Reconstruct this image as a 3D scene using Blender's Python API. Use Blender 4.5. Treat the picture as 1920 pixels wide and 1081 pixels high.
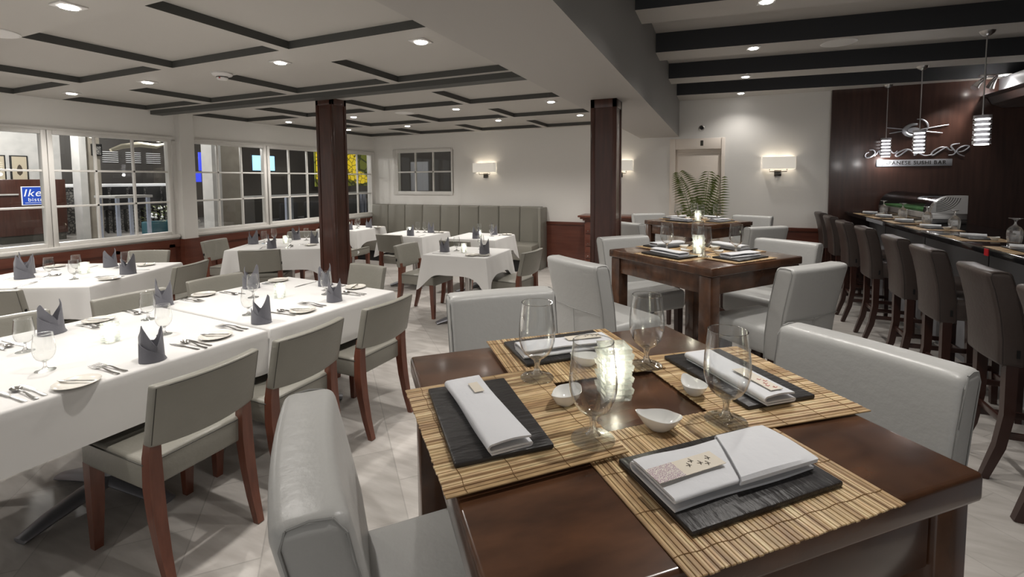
import bpy, bmesh, math, random
from mathutils import Vector, Matrix
random.seed(7)
PI = math.pi
R = math.radians
S = bpy.context.scene
for o in list(bpy.data.objects): bpy.data.objects.remove(o, do_unlink=True)
COL = S.collection

# ---------------------------------------------------------------- camera, world, exposure
cam = bpy.data.cameras.new('camera'); camo = bpy.data.objects.new('camera', cam); COL.objects.link(camo)
cam.sensor_width = 36; cam.lens = 36*880/1920; cam.shift_y = -(540.5-391.7)/1920
cam.clip_start = 0.02; cam.clip_end = 100
cr = (0.91656, 0.39984, -0.00719); cd = (0.01840, -0.06012, -0.99802); cf = (-0.39948, 0.91461, -0.06246)
camo.matrix_world = Matrix(((cr[0], -cd[0], -cf[0], 0), (cr[1], -cd[1], -cf[1], 0), (cr[2], -cd[2], -cf[2], 1.55), (0, 0, 0, 1)))
S.camera = camo
w = bpy.data.worlds.new('world'); S.world = w; w.use_nodes = True
w.node_tree.nodes['Background'].inputs[0].default_value = (1, 0.97, 0.93, 1)
w.node_tree.nodes['Background'].inputs[1].default_value = 0.42
S.view_settings.view_transform = 'Standard'; S.view_settings.look = 'None'
S.view_settings.exposure = 0.22; S.view_settings.gamma = 1; S.view_settings.use_curve_mapping = False
SPOT_W = 52      # power of one recessed ceiling spot
WARM = (1, 0.955, 0.90)

# ---------------------------------------------------------------- materials
def mat(name, col, rough=0.5, metal=0.0, spec=0.5, bump=None, var=None, coat=0, sheen=0, emit=None, es=0, trans=0, ior=1.45, sub=0):
    m = bpy.data.materials.new(name); m.use_nodes = True
    nt = m.node_tree; p = nt.nodes['Principled BSDF']
    p.inputs['Base Color'].default_value = (*col, 1); p.inputs['Roughness'].default_value = rough
    p.inputs['Metallic'].default_value = metal; p.inputs['Specular IOR Level'].default_value = spec
    p.inputs['Coat Weight'].default_value = coat; p.inputs['Coat Roughness'].default_value = 0.12
    p.inputs['Transmission Weight'].default_value = trans; p.inputs['IOR'].default_value = ior
    if sheen: p.inputs['Sheen Weight'].default_value = sheen
    if emit: p.inputs['Emission Color'].default_value = (*emit, 1); p.inputs['Emission Strength'].default_value = es
    tc = nt.nodes.new('ShaderNodeTexCoord')
    def noise(scale, stretch=(1, 1, 1), detail=4):
        mp = nt.nodes.new('ShaderNodeMapping'); mp.inputs['Scale'].default_value = stretch
        n = nt.nodes.new('ShaderNodeTexNoise'); n.inputs['Scale'].default_value = scale; n.inputs['Detail'].default_value = detail
        nt.links.new(tc.outputs['Object'], mp.inputs[0]); nt.links.new(mp.outputs[0], n.inputs['Vector']); return n
    if bump:
        n = noise(bump[0], bump[2] if len(bump) > 2 else (1, 1, 1)); b = nt.nodes.new('ShaderNodeBump')
        b.inputs['Strength'].default_value = bump[1]; b.inputs['Distance'].default_value = 0.01
        nt.links.new(n.outputs['Fac'], b.inputs['Height']); nt.links.new(b.outputs[0], p.inputs['Normal'])
    if var:   # (scale, other colour, stretch)
        n = noise(var[0], var[2] if len(var) > 2 else (1, 1, 1), 6); r = nt.nodes.new('ShaderNodeValToRGB')
        r.color_ramp.elements[0].position = 0.32; r.color_ramp.elements[0].color = (*col, 1)
        r.color_ramp.elements[1].position = 0.68; r.color_ramp.elements[1].color = (*var[1], 1)
        nt.links.new(n.outputs['Fac'], r.inputs[0]); nt.links.new(r.outputs[0], p.inputs['Base Color'])
    return m
def glassmat(name, tint=(1, 1, 1), rough=0.0, power=1.0, base=0.04, blend=0.22, edge=0):
    m = bpy.data.materials.new(name); m.use_nodes = True; nt = m.node_tree; nt.nodes.clear()
    o = nt.nodes.new('ShaderNodeOutputMaterial'); mx = nt.nodes.new('ShaderNodeMixShader')
    t = nt.nodes.new('ShaderNodeBsdfTransparent'); g = nt.nodes.new('ShaderNodeBsdfGlossy'); lw = nt.nodes.new('ShaderNodeLayerWeight')
    t.inputs[0].default_value = (*tint, 1); g.inputs['Roughness'].default_value = rough; g.inputs[0].default_value = (1, 1, 1, 1)
    lw.inputs[0].default_value = blend
    mm = nt.nodes.new('ShaderNodeMath'); mm.operation = 'MULTIPLY_ADD'; mm.inputs[1].default_value = power; mm.inputs[2].default_value = base
    nt.links.new(lw.outputs['Facing'], mm.inputs[0])
    pw = nt.nodes.new('ShaderNodeMath'); pw.operation = 'POWER'; pw.inputs[1].default_value = 2.2
    nt.links.new(lw.outputs['Facing'], pw.inputs[0]); nt.links.new(pw.outputs[0], mm.inputs[0])
    if edge:   # thick-edge absorption
        cr_ = nt.nodes.new('ShaderNodeValToRGB'); cr_.color_ramp.elements[0].position = 0.55; cr_.color_ramp.elements[0].color = (*tint, 1)
        cr_.color_ramp.elements[1].position = 0.98; cr_.color_ramp.elements[1].color = (edge, edge*1.02, edge*1.02, 1)
        nt.links.new(lw.outputs['Facing'], cr_.inputs[0]); nt.links.new(cr_.outputs[0], t.inputs[0])
    nt.links.new(mm.outputs[0], mx.inputs[0]); nt.links.new(t.outputs[0], mx.inputs[1]); nt.links.new(g.outputs[0], mx.inputs[2])
    nt.links.new(mx.outputs[0], o.inputs[0]); return m
M = {}
M['wall'] = mat('wall_paint', (0.80, 0.78, 0.745), 0.42, bump=(6, 0.03))
M['trimw'] = mat('white_trim_paint', (0.70, 0.68, 0.645), 0.3)
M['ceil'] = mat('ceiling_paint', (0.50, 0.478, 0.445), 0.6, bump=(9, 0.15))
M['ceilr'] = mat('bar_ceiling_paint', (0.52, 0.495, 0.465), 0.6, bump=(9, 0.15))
M['dark'] = mat('dark_grey_paint', (0.075, 0.075, 0.07), 0.6)
M['darkb'] = mat('charcoal_beam_paint', (0.040, 0.042, 0.047), 0.55)
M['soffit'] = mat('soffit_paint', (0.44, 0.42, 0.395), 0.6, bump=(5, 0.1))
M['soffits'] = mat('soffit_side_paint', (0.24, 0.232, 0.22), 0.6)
M['wood'] = mat('mahogany', (0.048, 0.017, 0.011), 0.3, var=(7, (0.075, 0.027, 0.018), (6, 6, 0.5)), coat=0.4)
M['woodh'] = mat('mahogany_wainscot', (0.095, 0.028, 0.017), 0.3, var=(4, (0.135, 0.044, 0.027), (0.6, 0.6, 5)), coat=0.3)
M['woodd'] = mat('dark_mahogany_panel', (0.042, 0.020, 0.015), 0.28, var=(5, (0.068, 0.032, 0.024), (5, 5, 0.4)), coat=0.3)
M['leg'] = mat('cherry_leg', (0.115, 0.036, 0.020), 0.32, var=(9, (0.17, 0.058, 0.034), (5, 5, 0.6)), coat=0.3)
M['table'] = mat('walnut_table', (0.050, 0.023, 0.013), 0.24, var=(5, (0.118, 0.053, 0.027), (1.4, 3.5, 2)), coat=0.5)
M['legd'] = mat('dark_stool_leg', (0.035, 0.013, 0.009), 0.3, coat=0.3)
M['vinyl'] = mat('sage_grey_vinyl', (0.225, 0.216, 0.186), 0.34, bump=(60, 0.12), var=(3, (0.26, 0.25, 0.216)))
M['booth'] = mat('booth_grey_vinyl', (0.215, 0.205, 0.175), 0.36, bump=(60, 0.1))
M['seam'] = mat('dark_seam_thread', (0.05, 0.048, 0.04), 0.6)  # dark grey-brown thread colour, shared by other dark parts
M['white_l'] = mat('pale_grey_leather', (0.46, 0.46, 0.447), 0.36, bump=(45, 0.12))
M['seamw'] = mat('grey_stitching', (0.30, 0.30, 0.29), 0.6)
M['brown_l'] = mat('brown_leather', (0.060, 0.046, 0.041), 0.36, bump=(45, 0.12))
M['seamb'] = mat('brown_piping', (0.03, 0.022, 0.02), 0.5)
M['cloth'] = mat('white_linen', (0.64, 0.63, 0.615), 0.8, bump=(14, 0.08), sheen=0.2)
M['napg'] = mat('slate_grey_napkin', (0.135, 0.135, 0.155), 0.85, bump=(250, 0.2), sheen=0.2)
M['napw'] = mat('white_napkin', (0.72, 0.73, 0.76), 0.85, bump=(30, 0.25), sheen=0.2)
M['steel'] = mat('polished_steel', (0.62, 0.61, 0.60), 0.16, 1.0)
M['brushed'] = mat('brushed_steel', (0.58, 0.57, 0.56), 0.3, 1.0)
M['pewter'] = mat('satin_pewter', (0.22, 0.22, 0.24), 0.36, 0.55)
M['nickel'] = mat('dark_nickel', (0.12, 0.11, 0.10), 0.22, 1.0)
M['porc'] = mat('white_porcelain', (0.82, 0.82, 0.80), 0.12, coat=0.5)
M['plate'] = mat('ivory_plate', (0.72, 0.69, 0.63), 0.15, coat=0.5)
M['slate'] = mat('black_slate', (0.022, 0.020, 0.020), 0.42, bump=(70, 0.45, (1, 0.25, 1)))
M['black'] = mat('black_fabric_tag', (0.008, 0.008, 0.008), 0.6)
M['granite'] = mat('black_granite', (0.010, 0.010, 0.011), 0.08, coat=0.3)
M['barfront'] = mat('grey_bar_front', (0.27, 0.275, 0.295), 0.45)
M['whitep'] = mat('white_plastic', (0.75, 0.73, 0.71), 0.4)
M['door'] = mat('cream_door_paint', (0.84, 0.76, 0.68), 0.4)
M['leaf'] = mat('palm_leaf', (0.10, 0.15, 0.035), 0.45, var=(9, (0.24, 0.28, 0.09)))
M['potm'] = mat('plant_pot', (0.10, 0.07, 0.05), 0.5)
M['wax'] = mat('white_wax', (0.8, 0.78, 0.7), 0.5, emit=(1, 0.93, 0.78), es=1.2)
M['flame'] = mat('flame', (1, 1, 1), 0.5, emit=(1, 0.92, 0.74), es=22)
M['lamp'] = mat('spot_lamp_face', (1, 1, 1), 0.5, emit=(1, 0.97, 0.92), es=28)
M['bulb'] = mat('bulb', (1, 1, 1), 0.5, emit=(1, 0.90, 0.74), es=5)
M['shade'] = mat('cream_shade', (0.80, 0.76, 0.68), 0.8, emit=(1, 0.93, 0.82), es=0.30)
M['glow'] = mat('pendant_glow_tube', (1, 1, 1), 0.5, emit=(1, 0.99, 1.0), es=6)
M['acryl'] = mat('grey_acrylic_ring', (0.50, 0.49, 0.51), 0.15, trans=0.22, ior=1.3)
M['glass'] = glassmat('drinking_glass', (0.985, 0.988, 0.986), 0.0, 0.9, 0.028, 0.38, 0.35)
M['gfoot'] = glassmat('glass_foot', (0.93, 0.94, 0.93), 0.02, 0.8, 0.06, 0.5, 0.5)
M['grim'] = glassmat('glass_rim', (0.9, 0.92, 0.92), 0.05, 0.7, 0.35)
def mixglass(name, parts, tint=(1, 1, 1)):
    m = bpy.data.materials.new(name); m.use_nodes = True; nt = m.node_tree; nt.nodes.clear(); L = nt.links.new
    o = nt.nodes.new('ShaderNodeOutputMaterial'); prev = None; tot = 0
    for kind, wgt in parts:
        n = nt.nodes.new({'t': 'ShaderNodeBsdfTransparent', 'g': 'ShaderNodeBsdfGlass', 'r': 'ShaderNodeBsdfGlossy', 'd': 'ShaderNodeBsdfTranslucent', 'f': 'ShaderNodeBsdfDiffuse'}[kind])
        n.inputs[0].default_value = (*tint, 1)
        if kind == 'r': n.inputs['Roughness'].default_value = 0.06
        if kind == 'g': n.inputs['Roughness'].default_value = 0.0; n.inputs['IOR'].default_value = 1.42
        tot += wgt
        if prev is None: prev = n
        else:
            mx = nt.nodes.new('ShaderNodeMixShader'); mx.inputs[0].default_value = wgt/tot; L(prev.outputs[0], mx.inputs[1]); L(n.outputs[0], mx.inputs[2]); prev = mx
    L(prev.outputs[0], o.inputs[0]); return m
M['gstem'] = mixglass('solid_glass', [('t', 0.40), ('g', 0.52), ('r', 0.08)])
M['gcut'] = mixglass('cut_glass', [('t', 0.30), ('g', 0.42), ('r', 0.22), ('f', 0.06)])
M['gblock'] = mixglass('candle_block_glass', [('t', 0.30), ('g', 0.44), ('r', 0.10), ('d', 0.11), ('f', 0.05)], (0.98, 1.0, 0.985))
M['pane'] = glassmat('window_pane', (0.95, 0.96, 0.96), 0.0, 0.4, 0.02)
M['cglass'] = glassmat('case_glass', (0.75, 0.80, 0.77), 0.02, 0.6, 0.10)
M['smoke'] = mat('dark_smoked_plastic', (0.012, 0.012, 0.016), 0.12)
M['blue'] = mat('blue_sign', (0.012, 0.05, 0.30), 0.4, emit=(0.02, 0.07, 0.45), es=0.5)
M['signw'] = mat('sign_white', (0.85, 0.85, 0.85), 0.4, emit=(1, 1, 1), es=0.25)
M['silver'] = mat('silver_sign_metal', (0.62, 0.63, 0.68), 0.32, 0.65)
M['red'] = mat('red_tape', (0.45, 0.015, 0.02), 0.4)
M['green'] = mat('green_leaf_garnish', (0.06, 0.22, 0.05), 0.5)
M['stone'] = mat('pillar_stone', (0.34, 0.31, 0.26), 0.7, var=(3, (0.24, 0.215, 0.18)), bump=(12, 0.4))
M['stonew'] = mat('pale_pillar_plaster', (0.62, 0.61, 0.59), 0.6, var=(4, (0.5, 0.5, 0.49)))
M['extf'] = mat('outer_floor_tile', (0.42, 0.40, 0.38), 0.3)
M['extd'] = mat('outer_dark_wall', (0.065, 0.06, 0.055), 0.5)
M['extm'] = mat('outer_taupe_wall', (0.15, 0.135, 0.12), 0.6)
M['paper'] = mat('aged_paper', (0.50, 0.44, 0.33), 0.7)
M['ink'] = mat('brown_ink', (0.06, 0.045, 0.03), 0.7)
M['chromeb'] = mat('bluish_chrome', (0.50, 0.55, 0.68), 0.25, 0.9)
M['gchair'] = mat('charcoal_chair', (0.04, 0.04, 0.045), 0.5)
M['screen'] = mat('tv_screen', (0.1, 0.2, 0.3), 0.3, emit=(0.35, 0.70, 1.0), es=1.6)
M['bluel'] = mat('blue_light_panel', (0.02, 0.03, 0.2), 0.4, emit=(0.05, 0.08, 0.9), es=0.9)
M['skyl'] = mat('daylight_blue_panel', (0.3, 0.5, 0.6), 0.4, emit=(0.5, 0.85, 1.0), es=0.8)
M['teal'] = mat('teal_rug', (0.02, 0.10, 0.13), 0.8)
M['lcream'] = mat('cream_sculpture', (0.50, 0.46, 0.36), 0.6)

def mat_floor():
    m = bpy.data.materials.new('stone_floor_tiles'); m.use_nodes = True; nt = m.node_tree; p = nt.nodes['Principled BSDF']
    tc = nt.nodes.new('ShaderNodeTexCoord'); mp = nt.nodes.new('ShaderNodeMapping'); mp.inputs['Rotation'].default_value = (0, 0, R(45))
    br = nt.nodes.new('ShaderNodeTexBrick'); br.offset = 0.5; br.inputs['Scale'].default_value = 1.0
    br.inputs['Brick Width'].default_value = 0.6; br.inputs['Row Height'].default_value = 0.3; br.inputs['Mortar Size'].default_value = 0.003
    br.inputs['Color1'].default_value = (0.56, 0.53, 0.50, 1); br.inputs['Color2'].default_value = (0.46, 0.437, 0.41, 1); br.inputs['Mortar'].default_value = (0.40, 0.38, 0.355, 1)
    mp2 = nt.nodes.new('ShaderNodeMapping'); mp2.inputs['Rotation'].default_value = (0, 0, R(45)); mp2.inputs['Scale'].default_value = (1.2, 6, 1)
    n = nt.nodes.new('ShaderNodeTexNoise'); n.inputs['Scale'].default_value = 3.2; n.inputs['Detail'].default_value = 8
    mx = nt.nodes.new('ShaderNodeMixRGB'); mx.blend_type = 'MULTIPLY'; mx.inputs[0].default_value = 0.75
    rp = nt.nodes.new('ShaderNodeValToRGB'); rp.color_ramp.elements[0].position = 0.3; rp.color_ramp.elements[0].color = (0.72, 0.70, 0.68, 1); rp.color_ramp.elements[1].position = 0.7; rp.color_ramp.elements[1].color = (1.1, 1.1, 1.1, 1)
    L = nt.links.new
    L(tc.outputs['Object'], mp.inputs[0]); L(mp.outputs[0], br.inputs['Vector']); L(tc.outputs['Object'], mp2.inputs[0]); L(mp2.outputs[0], n.inputs['Vector'])
    L(n.outputs['Fac'], rp.inputs[0]); L(br.outputs['Color'], mx.inputs[1]); L(rp.outputs[0], mx.inputs[2]); L(mx.outputs[0], p.inputs['Base Color'])
    p.inputs['Roughness'].default_value = 0.42
    b = nt.nodes.new('ShaderNodeBump'); b.inputs['Strength'].default_value = 0.12; b.inputs['Distance'].default_value = 0.01; L(n.outputs['Fac'], b.inputs['Height']); L(b.outputs[0], p.inputs['Normal'])
    return m
M['floor'] = mat_floor()
def mat_bamboo():
    m = bpy.data.materials.new('bamboo_slats'); m.use_nodes = True; nt = m.node_tree; p = nt.nodes['Principled BSDF']
    tc = nt.nodes.new('ShaderNodeTexCoord'); sx = nt.nodes.new('ShaderNodeSeparateXYZ'); L = nt.links.new
    L(tc.outputs['Object'], sx.inputs[0])
    mu = nt.nodes.new('ShaderNodeMath'); mu.operation = 'MULTIPLY'; mu.inputs[1].default_value = 1/0.0086; L(sx.outputs[0], mu.inputs[0])
    ro = nt.nodes.new('ShaderNodeMath'); ro.operation = 'ROUND'; L(mu.outputs[0], ro.inputs[0])
    wn = nt.nodes.new('ShaderNodeTexWhiteNoise'); wn.noise_dimensions = '1D'; L(ro.outputs[0], wn.inputs['W'])
    rp = nt.nodes.new('ShaderNodeValToRGB'); e = rp.color_ramp.elements
    e[0].color = (0.33, 0.20, 0.095, 1); e[1].color = (0.78, 0.60, 0.36, 1); e.new(0.55).color = (0.50, 0.345, 0.175, 1)
    L(wn.outputs['Value'], rp.inputs[0])
    mp = nt.nodes.new('ShaderNodeMapping'); mp.inputs['Scale'].default_value = (2, 0.6, 1); n = nt.nodes.new('ShaderNodeTexNoise'); n.inputs['Scale'].default_value = 40
    L(tc.outputs['Object'], mp.inputs[0]); L(mp.outputs[0], n.inputs['Vector'])
    mx = nt.nodes.new('ShaderNodeMixRGB'); mx.blend_type = 'OVERLAY'; mx.inputs[0].default_value = 0.5; L(rp.outputs[0], mx.inputs[1]); L(n.outputs['Fac'], mx.inputs[2])
    L(mx.outputs[0], p.inputs['Base Color']); p.inputs['Roughness'].default_value = 0.42; return m
M['bamboo'] = mat_bamboo()
def mat_voro(name, bg, fg, scale, thr, emit=0):
    m = bpy.data.materials.new(name); m.use_nodes = True; nt = m.node_tree; p = nt.nodes['Principled BSDF']; L = nt.links.new
    tc = nt.nodes.new('ShaderNodeTexCoord'); v = nt.nodes.new('ShaderNodeTexVoronoi'); v.feature = 'DISTANCE_TO_EDGE'; v.inputs['Scale'].default_value = scale
    r = nt.nodes.new('ShaderNodeValToRGB'); r.color_ramp.elements[0].position = thr; r.color_ramp.elements[0].color = (*fg, 1); r.color_ramp.elements[1].position = thr+0.05; r.color_ramp.elements[1].color = (*bg, 1)
    L(tc.outputs['Object'], v.inputs['Vector']); L(v.outputs['Distance'], r.inputs[0]); L(r.outputs[0], p.inputs['Base Color'])
    if emit: L(r.outputs[0], p.inputs['Emission Color']); p.inputs['Emission Strength'].default_value = emit
    p.inputs['Roughness'].default_value = 0.6; return m
M['sleevep'] = mat_voro('purple_dotted_paper', (0.30, 0.16, 0.25), (0.72, 0.68, 0.62), 420, 0.12)
M['sleeve'] = mat('cream_sleeve_paper', (0.74, 0.68, 0.58), 0.7)
M['art'] = mat_voro('yellow_crackle_art', (0.85, 0.62, 0.02), (0.10, 0.08, 0.01), 7, 0.03, 0.42)
M['art2'] = mat_voro('olive_leaf_art', (0.24, 0.27, 0.03), (0.05, 0.06, 0.01), 3, 0.04, 0.10)
M['pebble'] = mat_voro('pebble_mosaic', (0.30, 0.29, 0.27), (0.08, 0.08, 0.08), 14, 0.1)

# ---------------------------------------------------------------- mesh helpers
class MB:
    def __init__(s): s.bm = bmesh.new()
    def add(s, tmp, mtx=None, mi=0):
        for f in tmp.faces: f.material_index = mi if mi else f.material_index
        if mtx is not None: bmesh.ops.transform(tmp, matrix=mtx, verts=tmp.verts)
        me = bpy.data.meshes.new('tmp'); tmp.to_mesh(me); tmp.free(); s.bm.from_mesh(me); bpy.data.meshes.remove(me); return s
    def box(s, c, d, bev=0, seg=2, rz=0, mtx=None, mi=0):
        t = bmesh.new(); bmesh.ops.create_cube(t, size=1)
        bmesh.ops.scale(t, vec=d, verts=t.verts)
        if bev: bmesh.ops.bevel(t, geom=t.edges[:], offset=bev, segments=seg, profile=0.5, affect='EDGES')
        m = Matrix.Translation(c) @ Matrix.Rotation(rz, 4, 'Z')
        return s.add(t, (mtx @ m) if mtx is not None else m, mi)
    def bx(s, x0, x1, y0, y1, z0, z1, bev=0, mi=0): return s.box(((x0+x1)/2, (y0+y1)/2, (z0+z1)/2), (abs(x1-x0), abs(y1-y0), abs(z1-z0)), bev, mi=mi)
    def cyl(s, c, r, h, seg=24, r2=None, bev=0, mtx=None, mi=0):
        t = bmesh.new(); bmesh.ops.create_cone(t, cap_ends=True, segments=seg, radius1=r, radius2=r if r2 is None else r2, depth=h)
        m = Matrix.Translation(c); return s.add(t, (mtx @ m) if mtx is not None else m, mi)
    def lathe(s, prof, seg=32, mtx=None, mi=0):
        t = bmesh.new(); rings = []
        for r, z in prof:
            rings.append([t.verts.new((0, 0, z))] if r < 1e-6 else [t.verts.new((r*math.cos(2*PI*i/seg), r*math.sin(2*PI*i/seg), z)) for i in range(seg)])
        for a, b in zip(rings, rings[1:]):
            for i in range(seg):
                j = (i+1) % seg
                if len(a) == 1 and len(b) > 1: t.faces.new((a[0], b[j], b[i]))
                elif len(b) == 1 and len(a) > 1: t.faces.new((a[i], a[j], b[0]))
                elif len(a) > 1: t.faces.new((a[i], a[j], b[j], b[i]))
        return s.add(t, mtx, mi)
    def tube(s, pts, r, seg=8, flat=1.0, mtx=None, square=False, up=None, mi=0):
        t = bmesh.new(); P = [Vector(p) for p in pts]; n = len(P); rings = []
        rr = r if isinstance(r, (list, tuple)) else [r]*n
        u0 = Vector(up) if up else None
        for i in range(n):
            d = (P[min(i+1, n-1)]-P[max(i-1, 0)]).normalized()
            u = u0 if u0 else (Vector((0, 0, 1)) if abs(d.z) < 0.95 else Vector((1, 0, 0)))
            a = d.cross(u).normalized(); b = a.cross(d).normalized()
            if square: off = [(1, 1), (-1, 1), (-1, -1), (1, -1)]
            else: off = [(math.cos(2*PI*k/seg), math.sin(2*PI*k/seg)) for k in range(seg)]
            rings.append([t.verts.new(P[i]+a*x*rr[i]+b*y*rr[i]*flat) for x, y in off])
        k = len(rings[0])
        for a, b in zip(rings, rings[1:]):
            for i in range(k): t.faces.new((a[i], a[(i+1) % k], b[(i+1) % k], b[i]))
        t.faces.new(rings[0][::-1]); t.faces.new(rings[-1])
        bmesh.ops.recalc_face_normals(t, faces=t.faces); return s.add(t, mtx, mi)
    def grid(s, rows, close=False, thick=0, mtx=None, mi=0):
        t = bmesh.new(); V = [[t.verts.new(p) for p in r] for r in rows]
        for a, b in zip(V, V[1:]):
            n = len(a)
            for i in range(n if close else n-1): t.faces.new((a[i], a[(i+1) % n], b[(i+1) % n], b[i]))
        if thick:
            bmesh.ops.recalc_face_normals(t, faces=t.faces)
            bmesh.ops.solidify(t, geom=t.faces[:], thickness=thick)
        return s.add(t, mtx, mi)
    def prism(s, pts, h, mtx=None, bev=0, mi=0):     # polygon in xy, extruded up by h
        t = bmesh.new(); f = t.faces.new([t.verts.new((x, y, 0)) for x, y in pts])
        r = bmesh.ops.extrude_face_region(t, geom=[f]); bmesh.ops.translate(t, vec=(0, 0, h), verts=[v for v in r['geom'] if isinstance(v, bmesh.types.BMVert)])
        bmesh.ops.recalc_face_normals(t, faces=t.faces)
        if bev: bmesh.ops.bevel(t, geom=t.edges[:], offset=bev, segments=2, profile=0.5, affect='EDGES')
        return s.add(t, mtx, mi)
    def me(s, name):
        m = bpy.data.meshes.new(name); s.bm.to_mesh(m); s.bm.free(); return m
def link(name, me, m, parent=None, loc=(0, 0, 0), rz=0, ang=35):
    mats = m if isinstance(m, (list, tuple)) else [m]
    if not me.materials:
        for k in mats: me.materials.append(k)
        me.shade_smooth(); me.set_sharp_from_angle(angle=R(ang))
    o = bpy.data.objects.new(name, me); COL.objects.link(o); o.location = loc; o.rotation_euler = (0, 0, rz)
    if parent: o.parent = parent
    return o
def part(name, mb, m, parent, **k): return link(name, mb.me(name), m, parent, **k)
def tag(o, label, cat, group=None, kind=None):
    if label: o['label'] = label
    if cat: o['category'] = cat
    if group: o['group'] = group
    if kind: o['kind'] = kind
    return o
def struct(name, mb, m, label=None):
    o = link(name, mb.me(name), m); o['kind'] = 'structure'
    return tag(o, label, None) if label else o
def thing(name, label, cat, loc=(0, 0, 0), rz=0, group=None):
    o = bpy.data.objects.new(name, None); COL.objects.link(o); o.location = loc; o.rotation_euler = (0, 0, rz); o.empty_display_size = 0.1
    return tag(o, label, cat, group)
def solo(name, mb, m, label, cat, loc=(0, 0, 0), rz=0, group=None): return tag(link(name, mb.me(name), m, None, loc, rz), label, cat, group)
USED = set()
def place(proto, loc, rz, label, group=None, scale=None, rot=None, grp=True):
    """first call moves the prototype itself, later calls copy it with its parts"""
    if proto.name in USED:
        def cp(o, par):
            c = o.copy(); COL.objects.link(c)
            if par: c.parent = par
            for ch in o.children: cp(ch, c)
            return c
        r = cp(proto, None)
    else: USED.add(proto.name); r = proto
    r.location = loc; r.rotation_euler = rot if rot else (0, 0, rz)
    if scale: r.scale = (scale,)*3 if not isinstance(scale, tuple) else scale
    r['label'] = label
    if group: r['group'] = group
    return r
def lamp(name, typ, loc, energy, color=WARM, parent=None, **k):
    l = bpy.data.lights.new(name, typ); l.energy = energy; l.color = color
    for a, b in k.items(): setattr(l, a, b)
    o = bpy.data.objects.new(name, l); COL.objects.link(o); o.location = loc
    if parent: o.parent = parent
    return o

# ---------------------------------------------------------------- room shell
LX, BY, CZ, CR = -6.53, 7.83, 2.447, 2.93
Y0, X1 = -1.6, 4.6
struct('floor', MB().bx(LX-0.1, X1+0.1, Y0, BY+0.1, -0.1, 0), M['floor'])
# left ceiling: upper slab + lattice of strips leaving recessed panels
struct('ceiling', MB().bx(LX-0.1, -0.9, Y0, BY+0.1, 2.50, 2.6), M['ceil'])
CXS = [(-6.50, -5.44), (-5.28, -4.09), (-3.95, -2.78), (-2.69, -1.45)]
CYS = [(-1.15, -0.2), (0.15, 1.1), (1.5, 2.38), (2.76, 3.58), (4.12, 4.95), (5.40, 6.26), (6.70, 7.70)]
xe = [LX] + [v for a in CXS for v in a] + [-1.0]; ye = [Y0] + [v for a in CYS for v in a] + [BY]
def lattice():
    t = bmesh.new()
    def inx(i): return i % 2 == 1
    nx, ny = len(xe)-1, len(ye)-1
    V = {}
    def vt(i, j, z):
        if (i, j, z) not in V: V[(i, j, z)] = t.verts.new((xe[i], ye[j], z))
        return V[(i, j, z)]
    for i in range(nx):
        for j in range(ny):
            hole = (i % 2 == 1) and (j % 2 == 1)
            if hole:
                a, b = 2.447, 2.50
                for p, q in (((i, j), (i+1, j)), ((i+1, j), (i+1, j+1)), ((i+1, j+1), (i, j+1)), ((i, j+1), (i, j))):
                    f = t.faces.new((vt(*p, a), vt(*q, a), vt(*q, b), vt(*p, b))); f.material_index = 1
            else: t.faces.new((vt(i, j, 2.447), vt(i, j+1, 2.447), vt(i+1, j+1, 2.447), vt(i+1, j, 2.447)))
    m = MB(); m.bm = t; return m
struct('ceiling_coffers', lattice(), [M['ceil'], M['dark']]).name = 'ceiling.001'
struct('trim_1', MB().bx(LX, -1.10, 3.64, 3.78, 2.398, 2.447), M['dark'])
# soffit between the two ceilings
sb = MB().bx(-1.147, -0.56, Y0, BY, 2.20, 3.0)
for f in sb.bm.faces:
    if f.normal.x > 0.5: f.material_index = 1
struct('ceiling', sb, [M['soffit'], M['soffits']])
struct('ceiling', MB().bx(-0.56, X1, Y0, BY+0.1, CR, CR+0.1), M['ceilr'])
for i, (a, b) in enumerate([(-1.25, -0.9), (-0.05, 0.30), (1.10, 1.45), (2.28, 2.62), (3.50, 3.83), (4.74, 5.08), (6.03, 6.38), (7.28, 7.80)]):
    q = MB().bx(-0.56, X1, a, b, 2.75, CR)
    for v in q.bm.verts: v.co.y += 0.108*(v.co.x+0.56)
    for f in q.bm.faces:
        if abs(f.normal.y) > 0.5: f.material_index = 1
    struct('trim_%d' % (i+2), q, [M['ceilr'], M['darkb']])
# walls
wl = MB()
wl.bx(LX-0.14, LX, Y0, BY, 0, 0.82).bx(LX-0.14, LX, Y0, BY, 2.09, 2.55)
wl.bx(LX-0.14, LX, 3.88, 4.06, 0.8, 2.1).bx(LX-0.14, LX, Y0, 0.2, 0.8, 2.1).bx(LX-0.14, LX, 7.76, BY, 0.8, 2.1)
struct('wall_left', wl, M['wall'])
wb = MB()
wb.bx(LX-0.14, -5.98, BY, BY+0.14, 0, 2.55).bx(-4.64, -0.69, BY, BY+0.14, 0, 3.0).bx(-5.98, -4.64, BY, BY+0.14, 0, 1.30).bx(-5.98, -4.64, BY, BY+0.14, 2.13, 2.55)
wb.bx(-0.69, 0.10, BY, BY+0.14, 2.165, 3.0).bx(0.10, X1, BY, BY+0.14, 0, 3.0)
struct('wall_back', wb, M['wall'])
struct('wall_right', MB().bx(X1, X1+0.1, Y0, BY, 0, 3.0), M['woodd'])
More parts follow.
